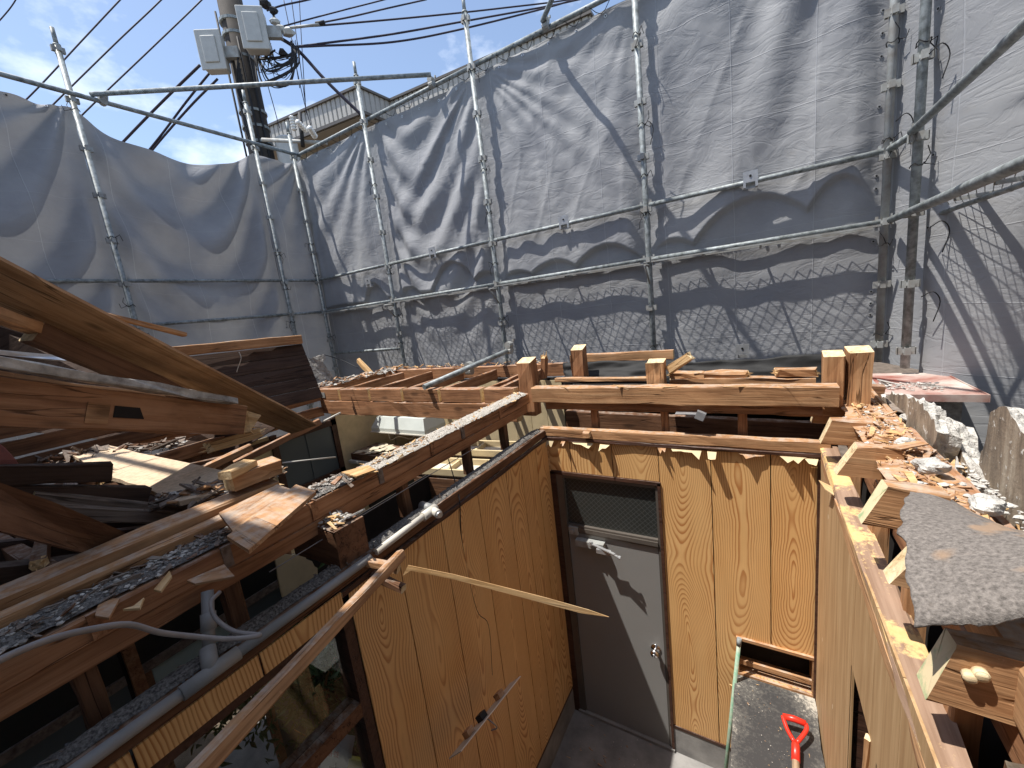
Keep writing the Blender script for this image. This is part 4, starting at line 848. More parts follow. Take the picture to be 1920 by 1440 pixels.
# batten with cross blocks, sliver
pb0 = P(752, 1040, 0, -1.205); pb1 = PD(330, 1490, .66)
t = thing('loose_batten', 'long square batten slanting from the left wall towards the bottom left', 'batten', pb0)
timber('batten', pb0, pb1, .030, .036, 'tan', parent=t, roll=rad(12), rough=.0012)
timber('cross_block', P(683, 1052, 0, -1.30), P(748, 1066, 0, -1.17), .032, .03, 'tan', parent=t); timber('under_block', P(700, 1078, 0, -1.29), P(757, 1104, 0, -1.14), .03, .028, 'brown', parent=t)
b0 = PD(758, 1066, 1.50); b1 = PD(1142, 1157, 1.62); t = tag(slab('wood_sliver', [PD(755, 1080, 1.50), PD(765, 1060, 1.50), PD(850, 1077, 1.50), PD(1020, 1120, 1.50), PD(1105, 1144, 1.50), PD(1142, 1157, 1.50), PD(1090, 1150, 1.50), PD(1000, 1126, 1.50), PD(850, 1086, 1.50), PD(770, 1070, 1.50)], .003, 'fresh'), 'long thin splinter of pale wood jutting out over the room', 'splinter')

# ================================================================== LEFT ROOM: joists, kitchen
XK, YK = -3.90, 3.42
t = thing('notched_beam', 'notched timber beam over the kitchen, its upper half cut into short lengths by joist slots', 'timber beam', R(-3.9, 2.545, -.7))
timber('lower_timber', R(-3.88, 2.545, -.765), R(-1.53, 2.545, -.765), .09, .14, 'beam', parent=t, rough=.003, ch=.006)
sx_ = [P(px, 740, 1, 2.5).x for px in (634, 690, 752, 821, 901)]
edges = [-3.90]+sx_+[-1.53]
for i in range(len(edges)-1):
    a = edges[i]+(.03 if i else 0); c = edges[i+1]-.004
    timber('notched_length', R(a, 2.545, -.635), R(c, 2.545, -.635), .088, .113, 'beam', parent=t, rough=.002, ch=.004)
b = MB(); b.box((0, -.004, 0), (.11, -.001, .055)); b.build('metal_strap', 'galvd', t, R(-3.89, 2.50, -.665))
gj = 'joists over the kitchen'
for i, x in enumerate(sx_+[-1.72]):
    timber('joist', R(x+.014, 2.60 if i < 5 else 2.62, -.635), R(x+.014, 3.385, -.625), .032, .10, 'beam', label=('leftmost joist over the kitchen', 'second joist from the left over the kitchen', 'middle joist over the kitchen left of the loose steel pipe', 'joist just right of the loose steel pipe', 'fifth joist over the kitchen', 'rightmost joist beside the sawn-off post')[i], cat='joist', group=gj)
timber('far_beam', R(-4.0, YK+.02, -.615), R(-1.50, YK+.02, -.605), .07, .12, 'beam', label='far beam closing the kitchen joists, chips of wood along its top', cat='timber beam')
timber('end_beam', R(XK-.02, 2.50, -.635), R(XK-.02, 3.40, -.62), .07, .12, 'beam', label='left end beam of the kitchen joists under a line of plaster lumps', cat='timber beam')
rubble('plaster_lumps', 'plaster lumps and chips at the far left corner of the kitchen joists', R(XK-.12, 2.5, -.575), R(-3.75, 3.48, -.555), .20, 420, (.006, .045), ['rub', 'tan', 'plaster'], 21, .35)
rubble('wood_chips', 'broken chips along the far beam of the kitchen joists', R(-3.9, 3.46, -.55), R(-1.6, 3.46, -.54), .10, 220, (.006, .032), ['rub', 'fresh', 'beam'], 22, .6)
timber('split_block', P(672, 676, 1, 3.35), P(697, 702, 1, 3.30), .05, .05, 'fresh', e0='split', jag=.02, label='pale split block tilted on the far beam of the kitchen joists', cat='wood block')
rail(P(795, 726, 2, -.55), P(956, 656, 1, 3.55), 'loose steel pipe lying slantwise over the kitchen joists', .0243, False, 'loose_pipe', 'steel pipe', group=None)
clamp(P(955, 657, 1, 3.53), 'clamp on the upper end of the loose steel pipe'); clamp(P(880, 692, 1, 3.05)+Vector((0, 0, -.02)), 'clamp under the middle of the loose steel pipe')
# kitchen walls
t = thing('kitchen_wall', 'cream boarded kitchen wall below the joists', 'wall', (-2.7, YK, 0))
x = -3.88; i = 0
while x < -1.6:
    w = .18; b = MB(); b.box((0, 0, 0), (w-.004, .008, 2.3)); b.build('board', 'cream', t, R(x, YK-.03, -3.0)); x += w; i += 1
b = MB(); b.box((-1.2, .0, -3.0), (1.25, .03, -.68)); b.build('backing', 'dark', t, R(-2.7, YK-.015, 0))
t = thing('kitchen_side_wall', 'plastered side wall with a grey sliding window left of the kitchen', 'wall', (XK, 2.3, 0))
b = MB(); b.box((-.03, -.0, -3.0), (0, .80, -.70)); b.build('plaster_panel', 'cream', t, R(XK, 2.62, 0))
for (y0, y1, z0, z1, m_, n_) in ((1.62, 1.93, -1.6, -.90, 'cream', 'plaster_panel'), (1.62, 2.62, -2.9, -1.55, 'cream', 'lower_panel'), (-.2, 1.62, -3.0, -.80, 'brown', 'boarding')):
    b = MB(); b.box((-.03, 0, 0), (0, y1-y0, z1-z0)); b.build(n_, m_, t, R(XK, y0, z0))
for y in (1.97, 2.275): b = MB(); b.box((-.012+.008*(y > 2), 0, 0), (-.006+.008*(y > 2), .32, .50)); b.build('window_pane', 'slate', t, R(XK, y, -1.48))
for (y0, y1, z0, z1) in ((1.93, 1.99, -1.6, -.90), (2.57, 2.63, -2.9, -.90), (1.93, 2.63, -1.53, -1.475), (1.6, 2.63, -.99, -.93)):
    b = MB(); b.box((-.02, 0, 0), (.02, y1-y0, z1-z0)); b.build('window_frame', 'stain', t, R(XK, y0, z0))
timber('top_plate', R(XK, 2.5, -.64), R(XK, -.4, -.64), .10, .11, 'beam', parent=t); timber('second_plate', R(XK, 2.5, -.81), R(XK, -.4, -.81), .08, .09, 'beam', parent=t)
for i, (z0, h_) in enumerate(((-.36, .08), (-.47, .10), (-.58, .09))): timber('siding_board', R(XK+.06, -.3, z0), R(XK+.06, 1.75-.2*i, z0), .02, h_, 'brown', parent=t)
# hood
q = P(697, 808, 1, 3.0); q2 = P(797, 815, 1, 3.0); t = thing('range_hood', 'pale green-grey range hood with sloping ends under the joists', 'range hood', q); w = q2.x-q.x
b = MB(); b.add([(0, 0, .0), (w, 0, 0), (w, .34, 0), (0, .34, 0), (0, 0, .04), (w, 0, .04), (w, .34, .04), (0, .34, .04), (.07, .05, .16), (w-.04, .05, .16), (w-.04, .34, .16), (.07, .34, .16)],
    [(0, 3, 2, 1), (0, 1, 5, 4), (1, 2, 6, 5), (2, 3, 7, 6), (3, 0, 4, 7), (4, 5, 9, 8), (5, 6, 10, 9), (6, 7, 11, 10), (7, 4, 8, 11), (8, 9, 10, 11)]); b.build('hood_body', 'hood', t, q)
b = MB(); b.box((-.015, -.015, -.012), (w+.015, .34, -.001)); b.build('rim', 'ivory', t, q)
wire('lead', curve([q+Vector((.15, .1, -.01)), q+Vector((.2, .08, -.12)), q+Vector((.32, .1, -.08)), q+Vector((.5, .1, -.10)), q+Vector((.6, .1, -.02))], 5), .005, 'ivory', t)
# cabinet with broken tiles
q = R(-3.84, 2.70, -1.42); t = thing('wall_cabinet', 'brown cabinet top strewn with broken cream tiles below the range hood', 'cabinet', q)
b = MB(); b.box((0, 0, 0), (.66, .36, .07)); b.build('carcass', 'brown', t, q); b = MB(); b.box((-.02, -.03, -.03), (.70, .36, -.002)); b.build('shelf', 'ivory', t, q); b = MB(); b.box((.662, 0, 0), (.68, .36, .10)); b.build('end_panel', 'cream', t, q)
b = MB(); b.box((0.05, .06, -.6), (.64, .34, -.04)); b.build('lower_case', 'pitch', t, q)
rd = random.Random(31)
for i in range(13):
    c = q+Vector((rd.uniform(.08, .58), rd.uniform(.03, .32), .076+i*.0022)); a = rd.uniform(0, 3); s = rd.uniform(.05, .10)
    pts = [c+Vector((math.cos(a+k*1.5+rd.uniform(-.3, .3))*s*rd.uniform(.6, 1), math.sin(a+k*1.5+rd.uniform(-.3, .3))*s*rd.uniform(.6, 1), 0)) for k in range(4)]
    slab('tile_piece', pts, .004, 'tile', t)
# open tray frames
for i, (c, l) in enumerate(((P(900, 845, 1, 2.62), 'cream shelf frame full of scraps seen between the two farther studs'), (P(850, 880, 1, 2.35), 'second cream shelf frame lower down behind the studs'))):
    t = thing('shelf_frame', l, 'shelf', c); q_ = Quaternion((0, 0, 1), .12)
    b = MB(); L_, w_ = .62, .24
    for bx in (((-L_/2, -w_/2, 0), (L_/2, -w_/2+.02, .05)), ((-L_/2, w_/2-.02, 0), (L_/2, w_/2, .05)), ((-L_/2, -w_/2+.02, 0), (-L_/2+.02, w_/2-.02, .05)), ((L_/2-.02, -w_/2+.02, 0), (L_/2, w_/2-.02, .05)), ((-.01, -w_/2+.02, 0), (.01, w_/2-.02, .04))): b.box(*bx)
    b.build('rim', 'cream', t, c, q_); b = MB(); b.box((-L_/2+.02, -w_/2+.02, -.02), (L_/2-.02, w_/2-.02, .0)); b.build('bottom', 'ivory', t, c, q_)
    b = MB(); b.box((-L_/2, -w_/2, -.5), (L_/2, w_/2, -.03)); b.build('carcass', 'brown', t, c, q_)
# partition with doors below the wall plate, seen through the gap
XP_ = -2.25
t = thing('sliding_doors', 'row of old sliding doors with mint and dark panes seen under the wall plate', 'sliding door', (XP_, .6, 0))
def ppanel(name, a, c, mat, th=.01, dx=0):
    p = P(*a, 0, XP_); q = P(*c, 0, XP_); y0, y1 = sorted((p.y, q.y)); z0, z1 = sorted((p.z, q.z)); b = MB(); b.box((0, 0, 0), (th, y1-y0, z1-z0)); return b.build(name, mat, t, (XP_+dx, y0, z0))
zr = P(340, 1205, 0, XP_).z; yA = P(262, 1250, 0, XP_).y; yB = P(545, 1090, 0, XP_).y; yL = P(232, 1270, 0, XP_).y
def yz(name, y0, y1, z0, z1, mat, dx=0, th=.012): b = MB(); b.box((0, 0, 0), (th, y1-y0, z1-z0)); return b.build(name, mat, t, (XP_+dx, y0, z0))
yz('upper_pane', yA, yB, zr+.02, zr+.5, 'pitch'); yz('mint_pane', yA+.03, yA+.38, zr-.45, zr-.02, 'mint'); yz('lower_pane', yA+.38, yB, zr-1.2, zr-.02, 'slate'); yz('mid_rail', yA, yB, zr-.02, zr+.02, 'grey', .012)
yz('door_stile', yA-.04, yA, zr-1.2, zr+.5, 'beam', .01, .03); yz('door_stile', yA+.375, yA+.41, zr-1.2, zr+.5, 'beam', .01, .03); yz('door_stile', yB-.02, yB+.02, zr-1.2, zr+.5, 'beam', .01, .03)
yz('upper_pane', -.4, yL, zr+.02, zr+.5, 'pitch'); yz('lower_pane', -.4, yL, zr-1.0, zr-.02, 'slate'); yz('mid_rail', -.4, yL, zr-.02, zr+.02, 'grey', .012); yz('gap_shade_panel', yL, yA-.04, zr-1.2, zr+.5, 'dark'); yz('backing', yB+.02, 2.45, zr-2.0, zr+.10, 'dark')  # gap and backing panels coloured dark in place of the unlit room
t2 = slab('torn_wall_board', [P(515, 1045, 0, -2.1), P(560, 1036, 0, -2.1), P(590, 1062, 0, -2.1), P(600, 1090, 0, -2.1), P(560, 1110, 0, -2.1), P(530, 1120, 0, -2.1)], .01, 'cream', jag=.01, nsub=4, label='torn cream wall board seen under the dark beam end', cat='board')
b = MB(); b.box((0, 0, 0), (1.75, .85, .02)); tag(b.build('shading_board', 'blackish', None, R(-3.82, .2, -.90)), 'dark board added under the debris to shade the left room', 'board')  # added board, blocks light from the room below
# ---- window at the lower left
t = thing('window', 'big brown-framed window at the lower left with a garden showing through its glass', 'window', (XW-.03, .2, 0))
b = MB(); b.box((-.06, .745-.2, -3.2), (.03, .785-.2, -1.0)); b.build('post', 'stain', t, (XW-.03, .2, H)); b = MB(); b.box((-.05, -1.2, -1.035), (.034, .745-.2, -1.005)); b.build('head', 'stain', t, (XW-.03, .2, H))
b = MB(); b.box((-.045, -1.2, -1.46), (.03, .745-.2, -1.40)); b.build('transom', 'brown', t, (XW-.03, .2, H)); b = MB(); b.box((-.06, -1.2, -3.2), (.03, .745-.2, -3.1)); b.build('sill', 'brown', t, (XW-.03, .2, H))
for z0, z1 in ((-1.40, -1.035), (-3.1, -1.46)): b = MB(); b.box((0, 0, 0), (.004, 1.75, z1-z0)); b.build('pane', 'clear', t, (XW-.04, -1.005, z0+H))
def leafclump(name, c, r, n, label, seed, cat='plant'):
    rd = random.Random(seed); t = thing(name, label, cat, Vector(c)-Vector((0, 0, r[2]))); b = MB(); s = MB()
    for k in range(9):
        a = rd.uniform(0, 6.3); e = Vector((math.cos(a)*r[0]*.8, math.sin(a)*r[1]*.8, r[2]*rd.uniform(.8, 2))); s.tube([Vector(), e*.5+Vector((0, 0, .04)), e], [.006, .004, .002], 5)
    for k in range(n):
        u = Vector((rd.gauss(0, .45)*r[0], rd.gauss(0, .45)*r[1], r[2]+rd.gauss(0, .5)*r[2])); L = rd.uniform(.03, .09); w = L*rd.uniform(.18, .4); q = Quaternion((rd.uniform(-1, 1), rd.uniform(-1, 1), rd.uniform(-1, 1)), rd.uniform(0, 6.3))
        b.add([u+q @ Vector(p) for p in ((-L/2, 0, 0), (0, -w/2, .006), (L/2, 0, -.008), (0, w/2, .006))], [(0, 1, 2), (0, 2, 3)])
    s.build('stem', 'tan', t, t.location); o = b.build('leaf', 'leafg', t, t.location); tag(o, kind='stuff'); return t
leafclump('garden_plant', PD(590, 1255, 2.1), (.30, .26, .22), 900, 'leafy garden plant lit by the sun beside the window post', 51); leafclump('garden_plant', PD(480, 1270, 2.3), (.34, .3, .22), 800, 'dark bushy garden plant in the middle of the lower left window', 52); leafclump('garden_plant', PD(620, 1390, 2.3), (.3, .2, .15), 400, 'low plant behind the white soil bag', 53)
rd = random.Random(8)
for i in range(6):
    p = PD(80+i*40, 1440-i*18, 1.9+i*.05); q = PD(170+i*50, 1400-i*34, 2.15+i*.05)
    timber('garden_lath', p, q, .035, .02, ('grey', 'brown', 'tan')[i % 3], label=('lowest', 'second', 'third', 'fourth', 'fifth', 'highest')[i]+' loose lath of the pile seen through the lower left window', cat='lath', group='laths behind the window')
for i in range(4):
    p = PD(0+i*30, 1405-i*45, 2.5); q = PD(560+i*10, 1130-i*4+i*26, 3.0)
    pass
bagc = PD(632, 1412, 1.95); t = thing('soil_bag', 'white plastic bag with black and red print, topmost in the corner behind the window', 'bag', bagc); q = frame(bagc, bagc+CR*.9+CU*-.15, up=-CF)
b = MB(); u, v = np.meshgrid(np.linspace(-1, 1, 11), np.linspace(-1, 1, 11)); dz = .03*(1-np.abs(u)**2.5)*(1-np.abs(v)**2.5)+.008*fbm(u*3, v*3, 61)
for sgn in (1, -1):
    n0 = len(b.v)
    for j in range(11):
        for i in range(11): b.v.append((u[j, i]*.07, v[j, i]*.095, sgn*float(dz[j, i])*(1 if sgn > 0 else .6)))
    for j in range(10):
        for i in range(10): k = n0+j*11+i; b.f.append((k, k+1, k+12, k+11) if sgn > 0 else (k, k+11, k+12, k+1)); b.m.append(0)
b.build('sack', 'bag', t, bagc, q, True)
def text(s, size, mat, parent, loc, quat):
    cu = bpy.data.curves.new('print', 'FONT'); cu.body = s; cu.size = size; cu.extrude = .0004; cu.align_x = 'CENTER'; cu.align_y = 'CENTER'
    o = bpy.data.objects.new('tmp', cu); COL.objects.link(o); bpy.context.view_layer.update(); me = bpy.data.meshes.new_from_object(o.evaluated_get(bpy.context.evaluated_depsgraph_get())); bpy.data.objects.remove(o); me.materials.clear()
    return link('printed_text', me, mat, parent, loc, quat)
text('土', .075, 'ink', t, bagc+q @ Vector((.012, -.045, .0395)), q); text('培養', .032, 'inkr', t, bagc+q @ Vector((-.01, .030, .0395)), q)
b = MB(); b.box((-.05, -.03, -.01), (.05, .03, .01)); tag(b.build('yellow_packet', 'yellow', None, PD(660, 1432, 1.95), q), 'yellow plastic packet beside the white soil bag', 'packet')

# ================================================================== DEBRIS ON THE LEFT
def dtimber(a, c, w, h, mat, label, cat='timber', name='loose_timber', up=None, **k):
    return timber(name, PD(*a), PD(*c), w, h, mat, label=label, cat=cat, up=up or CU, **k)
def dslab(pts, th, mat, label, cat='board', name='loose_board', **k): return slab(name, [PD(*p) for p in pts], th, mat, label=label, cat=cat, **k)
dslab([(-40, 466, 1.34), (594, 797, 3.10), (547, 814, 3.20), (-40, 590, 1.50)], .014, ['ply', 'tan'], 'long plywood sheet sloping from the left edge down to the kitchen window', 'plywood sheet', 'plywood_sheet', jag=.004, nsub=5)
dtimber((-40, 578, 1.30), (72, 618, 1.62), .05, .045, 'tan', 'pale batten end poking in under the plywood sheet at the left edge', 'batten')
dtimber((60, 622, 1.60), (405, 772, 2.35), .08, .085, 'brown', 'brown squared timber lying just under the plywood sheet')
dtimber((195, 590, 2.3), (346, 627, 2.75), .04, .028, 'tan', 'thin orange lath behind the plywood sheet in front of the tarpaulin', 'lath')
dtimber((-40, 674, 1.18), (437, 752, 2.0), .06, .034, 'rub', 'whitish plaster-coated strip lying on top of the mortised beam', 'strip', end='rub', rough=.003)
dtimber((-40, 700, 1.22), (300, 748, 1.85), .05, .03, 'tan', 'pale thin strip squeezed between the plaster strip and the mortised beam', 'strip')
dslab([(-10, 655, 1.9), (60, 662, 2.0), (130, 668, 2.1), (155, 678, 2.12), (100, 676, 2.05), (-10, 664, 1.9)], .004, 'zinc', 'light grey sliver of sheet metal in the dark hollow at the left', 'metal scrap', name='metal_scrap')
t = thing('mortised_beam', 'heavy brown beam with a dark patch in place of a joint hole, ending in a splintered tenon', 'timber beam', PD(-40, 752, 1.22))
p0, p1 = PD(-40, 752, 1.22), PD(441, 788, 2.10); q = frame(p0, p1, CU)
timber('beam', p0, p1, .12, .152, 'beam', parent=t, up=CU, rough=.003, ch=.006); d = (p1-p0).normalized()
side = q @ Vector((0, -1, 0)); upv = q @ Vector((0, 0, 1))
if side.dot(CF) > 0: side = -side
cm = p0+d*((PD(216, 770, 1.62)-p0).dot(d))
b = MB(); b.box((-.085, -.001, -.022), (.085, .001, .022)); b.build('hole_shade_patch', 'dark', t, cm+side*.062-upv*.004, frame(cm, cm+d, upv)); b = MB(); b.box((-.04, -.0015, -.04), (.03, .0015, .035)); b.build('notch_scar', 'tan', t, cm+side*.061-upv*.012-d*.13, frame(cm, cm+d, upv))  # darkness of the joint hole laid on as a thin dark slab
timber('tenon', p1-d*.02+upv*-.0, p1+d*.07-upv*.01, .07, .11, 'fresh', end='fresh', parent=t, up=CU, e1='split', jag=.05, spikes=14, rough=.006)
dtimber((395, 838, 2.0), (485, 812, 2.2), .03, .05, 'fresh', 'splintered scrap of pale wood hanging under the tenon of the mortised beam', 'splinter', e1='split', e0='split', jag=.04)
dslab([(-40, 800, 3.3), (-40, 600, 3.2), (200, 640, 3.4), (420, 745, 3.6), (520, 800, 3.5), (440, 850, 3.4)], .03, 'blackish', 'dark slab put in for the shade of the hollow behind the loose timbers', 'board')  # dark slab fills the hollow, its colour replacing the shade there
dslab([(-20, 820, 1.35), (8, 838, 1.38), (30, 862, 1.4), (56, 902, 1.45), (40, 906, 1.42), (-20, 903, 1.35)], .004, 'pink', 'faded pink sheet corner at the left edge of the picture', 'sheet', jag=.004, nsub=2)
b_ = [P(px, py, 2, -.575) for px, py in ((128, 850), (200, 834), (300, 857), (446, 889), (432, 905), (396, 926), (336, 940), (262, 910), (205, 894))]
slab('fibre_board', b_, .02, 'chipb', jag=.008, nsub=3, label='sunlit cream fibre board with ragged edges in the middle of the debris', cat='board')
dtimber((-40, 893, 1.30), (205, 884, 1.62), .05, .07, 'blackish', 'dark squared timber pointing at the sunlit fibre board', e1='split', jag=.02)
dtimber((-40, 925, 1.32), (272, 925, 1.72), .07, .06, 'blackish', 'blackened timber lying below the dark squared one', e1='split', jag=.01)
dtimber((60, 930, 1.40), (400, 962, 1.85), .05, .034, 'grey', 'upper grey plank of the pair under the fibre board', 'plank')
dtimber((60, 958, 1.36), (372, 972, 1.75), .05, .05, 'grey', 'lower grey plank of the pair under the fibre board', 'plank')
dslab([(-40, 890, .95), (110, 945, 1.12), (262, 1010, 1.35), (206, 1049, 1.30), (-40, 985, .93)], .03, 'brown', 'wide rust-brown plank in the left foreground with a broken end', 'plank')
timber('roof_timber', R(-1.67, .80, -.585), R(-1.67, -.5, -.585), .10, .06, 'tan', parent=None, label='rear one of the two long pale timbers lying beside the wall plate', cat='timber', group='pair of long timbers')
timber('roof_timber', R(-1.565, .62, -.60), R(-1.565, -.5, -.60), .055, .05, 'tan', parent=None, label='front one of the two long pale timbers lying beside the wall plate', cat='timber', group='pair of long timbers')
slab('plank_piece', [P(px, py, 2, -.520) for px, py in ((555, 908), (592, 921), (466, 1031), (425, 1005))], .012, ['tan', 'tan'], label='short plank on the wall plate, half in sun and half in shade', cat='plank')
slab('plank_piece', [P(px, py, 2, -.536) for px, py in ((410, 961), (520, 908), (560, 922), (440, 1000))], .012, ['tan', 'tan'], label='second short plank lying crosswise under the half-lit one', cat='plank')
for i, (pts, z, m_, l) in enumerate((([(350, 1088), (420, 1058), (440, 1080), (366, 1094)], -.60, 'tan', 'thin wedge of wood stuck to the face of the wall plate'), ([(188, 1120), (224, 1122), (204, 1158), (178, 1154)], -.61, 'tan', 'small brown offcut hanging over the edge of the wall plate'), ([(250, 1136), (270, 1120), (262, 1140), (230, 1142)], -.60, 'fresh', 'bright little offcut beside the small brown one'), ([(288, 1105), (318, 1070), (322, 1080), (302, 1108)], -.60, 'fresh', 'narrow pale chip pointing down from the rubble'), ([(640, 885), (690, 872), (704, 880), (668, 893)], -.59, 'fresh', 'flat pale offcut on the sunlit rubble of the wall plate'), ([(620, 905), (634, 893), (642, 892), (628, 908)], -.58, 'beam', 'upright reddish chip on the sunlit rubble of the wall plate'))):
    slab('wood_offcut', [P(px, py, 2, z) for px, py in pts], .006, m_, label=l, cat='offcut')
t = thing('beam_block', 'broken beam block with a curved moulding resting on the debris', 'wood block', P(470, 890, 2, -.50))
timber('block', P(428, 905, 2, -.505), P(520, 872, 2, -.505), .11, .06, 'tan', parent=t, e1='split', jag=.012, rough=.004); timber('moulding', P(421, 892, 2, -.46), P(470, 868, 2, -.46), .06, .03, 'fresh', parent=t)
rubble('splinter_heap', 'heap of torn splinters and paper between the fibre board and the long timbers', P(300, 945, 2, -.60), P(520, 895, 2, -.58), .16, 420, (.006, .035), ['rub', 'grey', 'tan'], 33, .75)
rubble('splinter_heap', 'strewn dark splinters in the debris at the far left', P(60, 870, 2, -.60), P(330, 840, 2, -.62), .35, 300, (.008, .045), ['rub', 'grey', 'brown'], 34, .85)
rd = random.Random(77)
names = ['tan', 'brown', 'grey', 'blackish', 'brown', 'blackish']
labs = ['timber end under the rust-brown plank', 'dark lath crossing below the rust-brown plank', 'grey lath beside the tap fitting', 'black timber under the pair of grey planks', 'brown timber behind the long pale pair', 'blackened board at the bottom of the heap']
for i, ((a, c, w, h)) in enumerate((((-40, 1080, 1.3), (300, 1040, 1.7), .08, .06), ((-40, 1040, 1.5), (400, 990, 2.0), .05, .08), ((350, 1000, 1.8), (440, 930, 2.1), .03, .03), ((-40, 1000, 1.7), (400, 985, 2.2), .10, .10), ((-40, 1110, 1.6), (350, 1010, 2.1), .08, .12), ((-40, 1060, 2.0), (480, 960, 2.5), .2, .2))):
    dtimber(a, c, w, h, ('blackish', 'blackish', 'grey', 'blackish', 'blackish', 'blackish')[i], labs[i])
rd = random.Random(123); laths = []
for i in range(20):
    x, y = rd.uniform(-3.3, -2.25), rd.uniform(.25, .95); a = rd.gauss(.1, .5); L = rd.uniform(.25, .6); z = rd.uniform(-.70, -.60); d_ = Vector((math.cos(a), math.sin(a)*.6, rd.gauss(0, .05)))*L
    o = timber('broken_lath', R(x, y, z), R(x, y, z)+d_, rd.uniform(.03, .09), rd.uniform(.012, .035), rd.choice(['brown', 'grey', 'beam', 'tan', 'brown']), end='fresh', cat='lath', e1='split', jag=.025, roll=rd.gauss(0, .3))
    c = o.location+d_/2-Vector((0, 0, H)); laths.append((c.dot(CR)/c.dot(CF), o))
ORD = 'first second third fourth fifth sixth seventh eighth ninth tenth eleventh twelfth thirteenth fourteenth fifteenth sixteenth seventeenth eighteenth nineteenth twentieth'.split()
for k, (_, o) in enumerate(sorted(laths, key=lambda e: e[0])): tag(o, ORD[k]+' broken lath from the left in the debris heap under the mortised beam', 'lath', 'broken laths in the debris heap')
# timbers lying under the heap, in shade
for i in range(3):
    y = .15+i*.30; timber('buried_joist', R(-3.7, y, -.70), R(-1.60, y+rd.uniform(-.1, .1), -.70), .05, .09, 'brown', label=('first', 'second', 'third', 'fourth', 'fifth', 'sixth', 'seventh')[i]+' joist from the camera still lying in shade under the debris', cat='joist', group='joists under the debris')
t = thing('tap_fitting', 'small chrome tap fitting lying in the debris beside the long pale timbers', 'tap', PD(362, 965, 1.9)); c = t.location
for a, e, r in ((Vector((-.03, 0, 0)), Vector((.02, 0, .005)), .011), (Vector((.01, 0, .0)), Vector((.025, -.01, .035)), .012), (Vector((.02, 0, -.02)), Vector((.035, 0, .0)), .010), (Vector((-.04, 0, .02)), Vector((-.02, 0, .0)), .007)): pipe('pipe_piece', c+a, c+e, r, 'chrome', t, 12)
wire('hose', curve([c+Vector((-.02, 0, -.01)), c+Vector((-.06, -.03, -.02)), c+Vector((-.12, -.07, -.03))], 5), .005, 'galvd', t)
# dark wall remnant behind
dtimber((320, 660, 3.0), (564, 636, 3.7), .06, .075, 'tan', 'sunlit timber along the top of the dark wall remnant', 'timber')
t = thing('wall_remnant', 'dark brown boarded wall remnant standing against the tarpaulin', 'wall', PD(500, 700, 3.5))
for k in range(5):
    f0, f1 = k/5, (k+1)/5-.012; lerp = lambda a, c, f: tuple(a[i]*(1-f)+c[i]*f for i in range(3))
    A_, B_, C_, D_ = (320, 672, 3.05), (566, 645, 3.72), (606, 745, 3.74), (420, 790, 3.1)
    slab('board', [PD(*lerp(A_, D_, f0)), PD(*lerp(B_, C_, f0)), PD(*lerp(B_, C_, f1)), PD(*lerp(A_, D_, f1))], .02, 'blackish', t)
dslab([(566, 664, 3.76), (585, 672, 3.8), (606, 664, 3.85), (610, 685, 3.85), (626, 712, 3.9), (600, 712, 3.8), (582, 722, 3.75), (578, 690, 3.75)], .012, 'stucco', 'torn piece of plaster clinging to the end of the dark wall remnant', 'plaster piece', jag=.02, nsub=4)
tag(wire('wire_end', curve([PD(448, 660, 3.3), PD(452, 672, 3.3), PD(446, 690, 3.3), PD(443, 702, 3.3)], 4), .003, 'ivory'), 'white wire end hanging on the dark wall remnant', 'wire'); tag(wire('wire_end', curve([PD(608, 665, 3.8), PD(640, 675, 3.9), PD(672, 690, 3.8)], 4), .004, 'tie'), 'black wire running from the torn plaster to the joists', 'wire')
pipe_ = pipe('white_stick', PD(607, 790, 3.3), PD(638, 774, 3.45), .008, 'ivory'); tag(pipe_, 'short white tube sticking out above the grey sliding window', 'tube'); pipe_ = pipe('white_stick', PD(530, 868, 2.4), PD(629, 857, 2.75), .005, 'ivory'); tag(pipe_, 'thin white rod crossing in front of the grey sliding window', 'rod')
for a, c, w, h, m_, l in (((440, 870, 3.1), (600, 790, 3.5), .05, .05, 'beam', 'stepped rail above the grey sliding window'), ((330, 905, 2.6), (470, 838, 3.0), .04, .05, 'tan', 'pale strip end leaning beside the cream panel'), ((300, 890, 2.9), (470, 850, 3.3), .06, .06, 'brown', 'shaded timber under the pale strip end')):
    dtimber(a, c, w, h, m_, l)

# ================================================================== RIGHT SIDE FRAMING
t = thing('right_plate', 'timber plate behind the right wall buried under chips and plaster', 'timber beam', R(.46, 2.6, -.74))
timber('upper_timber', R(.455, 3.3, -.755), R(.455, .25, -.80), .10, .11, 'tan', parent=t, rough=.003, ch=.006); timber('lower_timber', R(.45, 2.6, -.87), R(.45, .25, -.92), .08, .09, 'beam', parent=t)
m, t_, b_n = newmat('green_marked_end'); n1 = noise(t_, coords(t_, (1, 1, 1)), 22, 4); t_.links.new(ramp(t_, [(.52, (.76, .62, .38)), (.66, (.36, .46, .24))], n1), b_n.inputs['Base Color']); b_n.inputs['Roughness'].default_value = .8; M['gcut'] = m
gs = 'sawn joist ends over the right wall'
JS = [(2.66, .275, .46, -.735, .14, .018, 'cut', 'farthest sawn joist end, right under the twin stumps'), (2.32, .285, .46, -.74, .12, .034, 'cut', 'second sawn joist end from the far corner'), (1.92, .300, .46, -.725, .125, .055, 'cut', 'third sawn joist end with a bright slanting cut'), (1.52, .305, .46, -.71, .13, .048, 'gcut', 'fourth sawn joist end with green paint on its cut'), (1.235, .31, .40, -.725, .115, .048, 'cut', 'fifth sawn joist end beside the roofing felt'), (.985, .305, 1.0, -.79, .135, .036, 'gcut', 'nearest and longest joist end with two pale bungs on its side')]
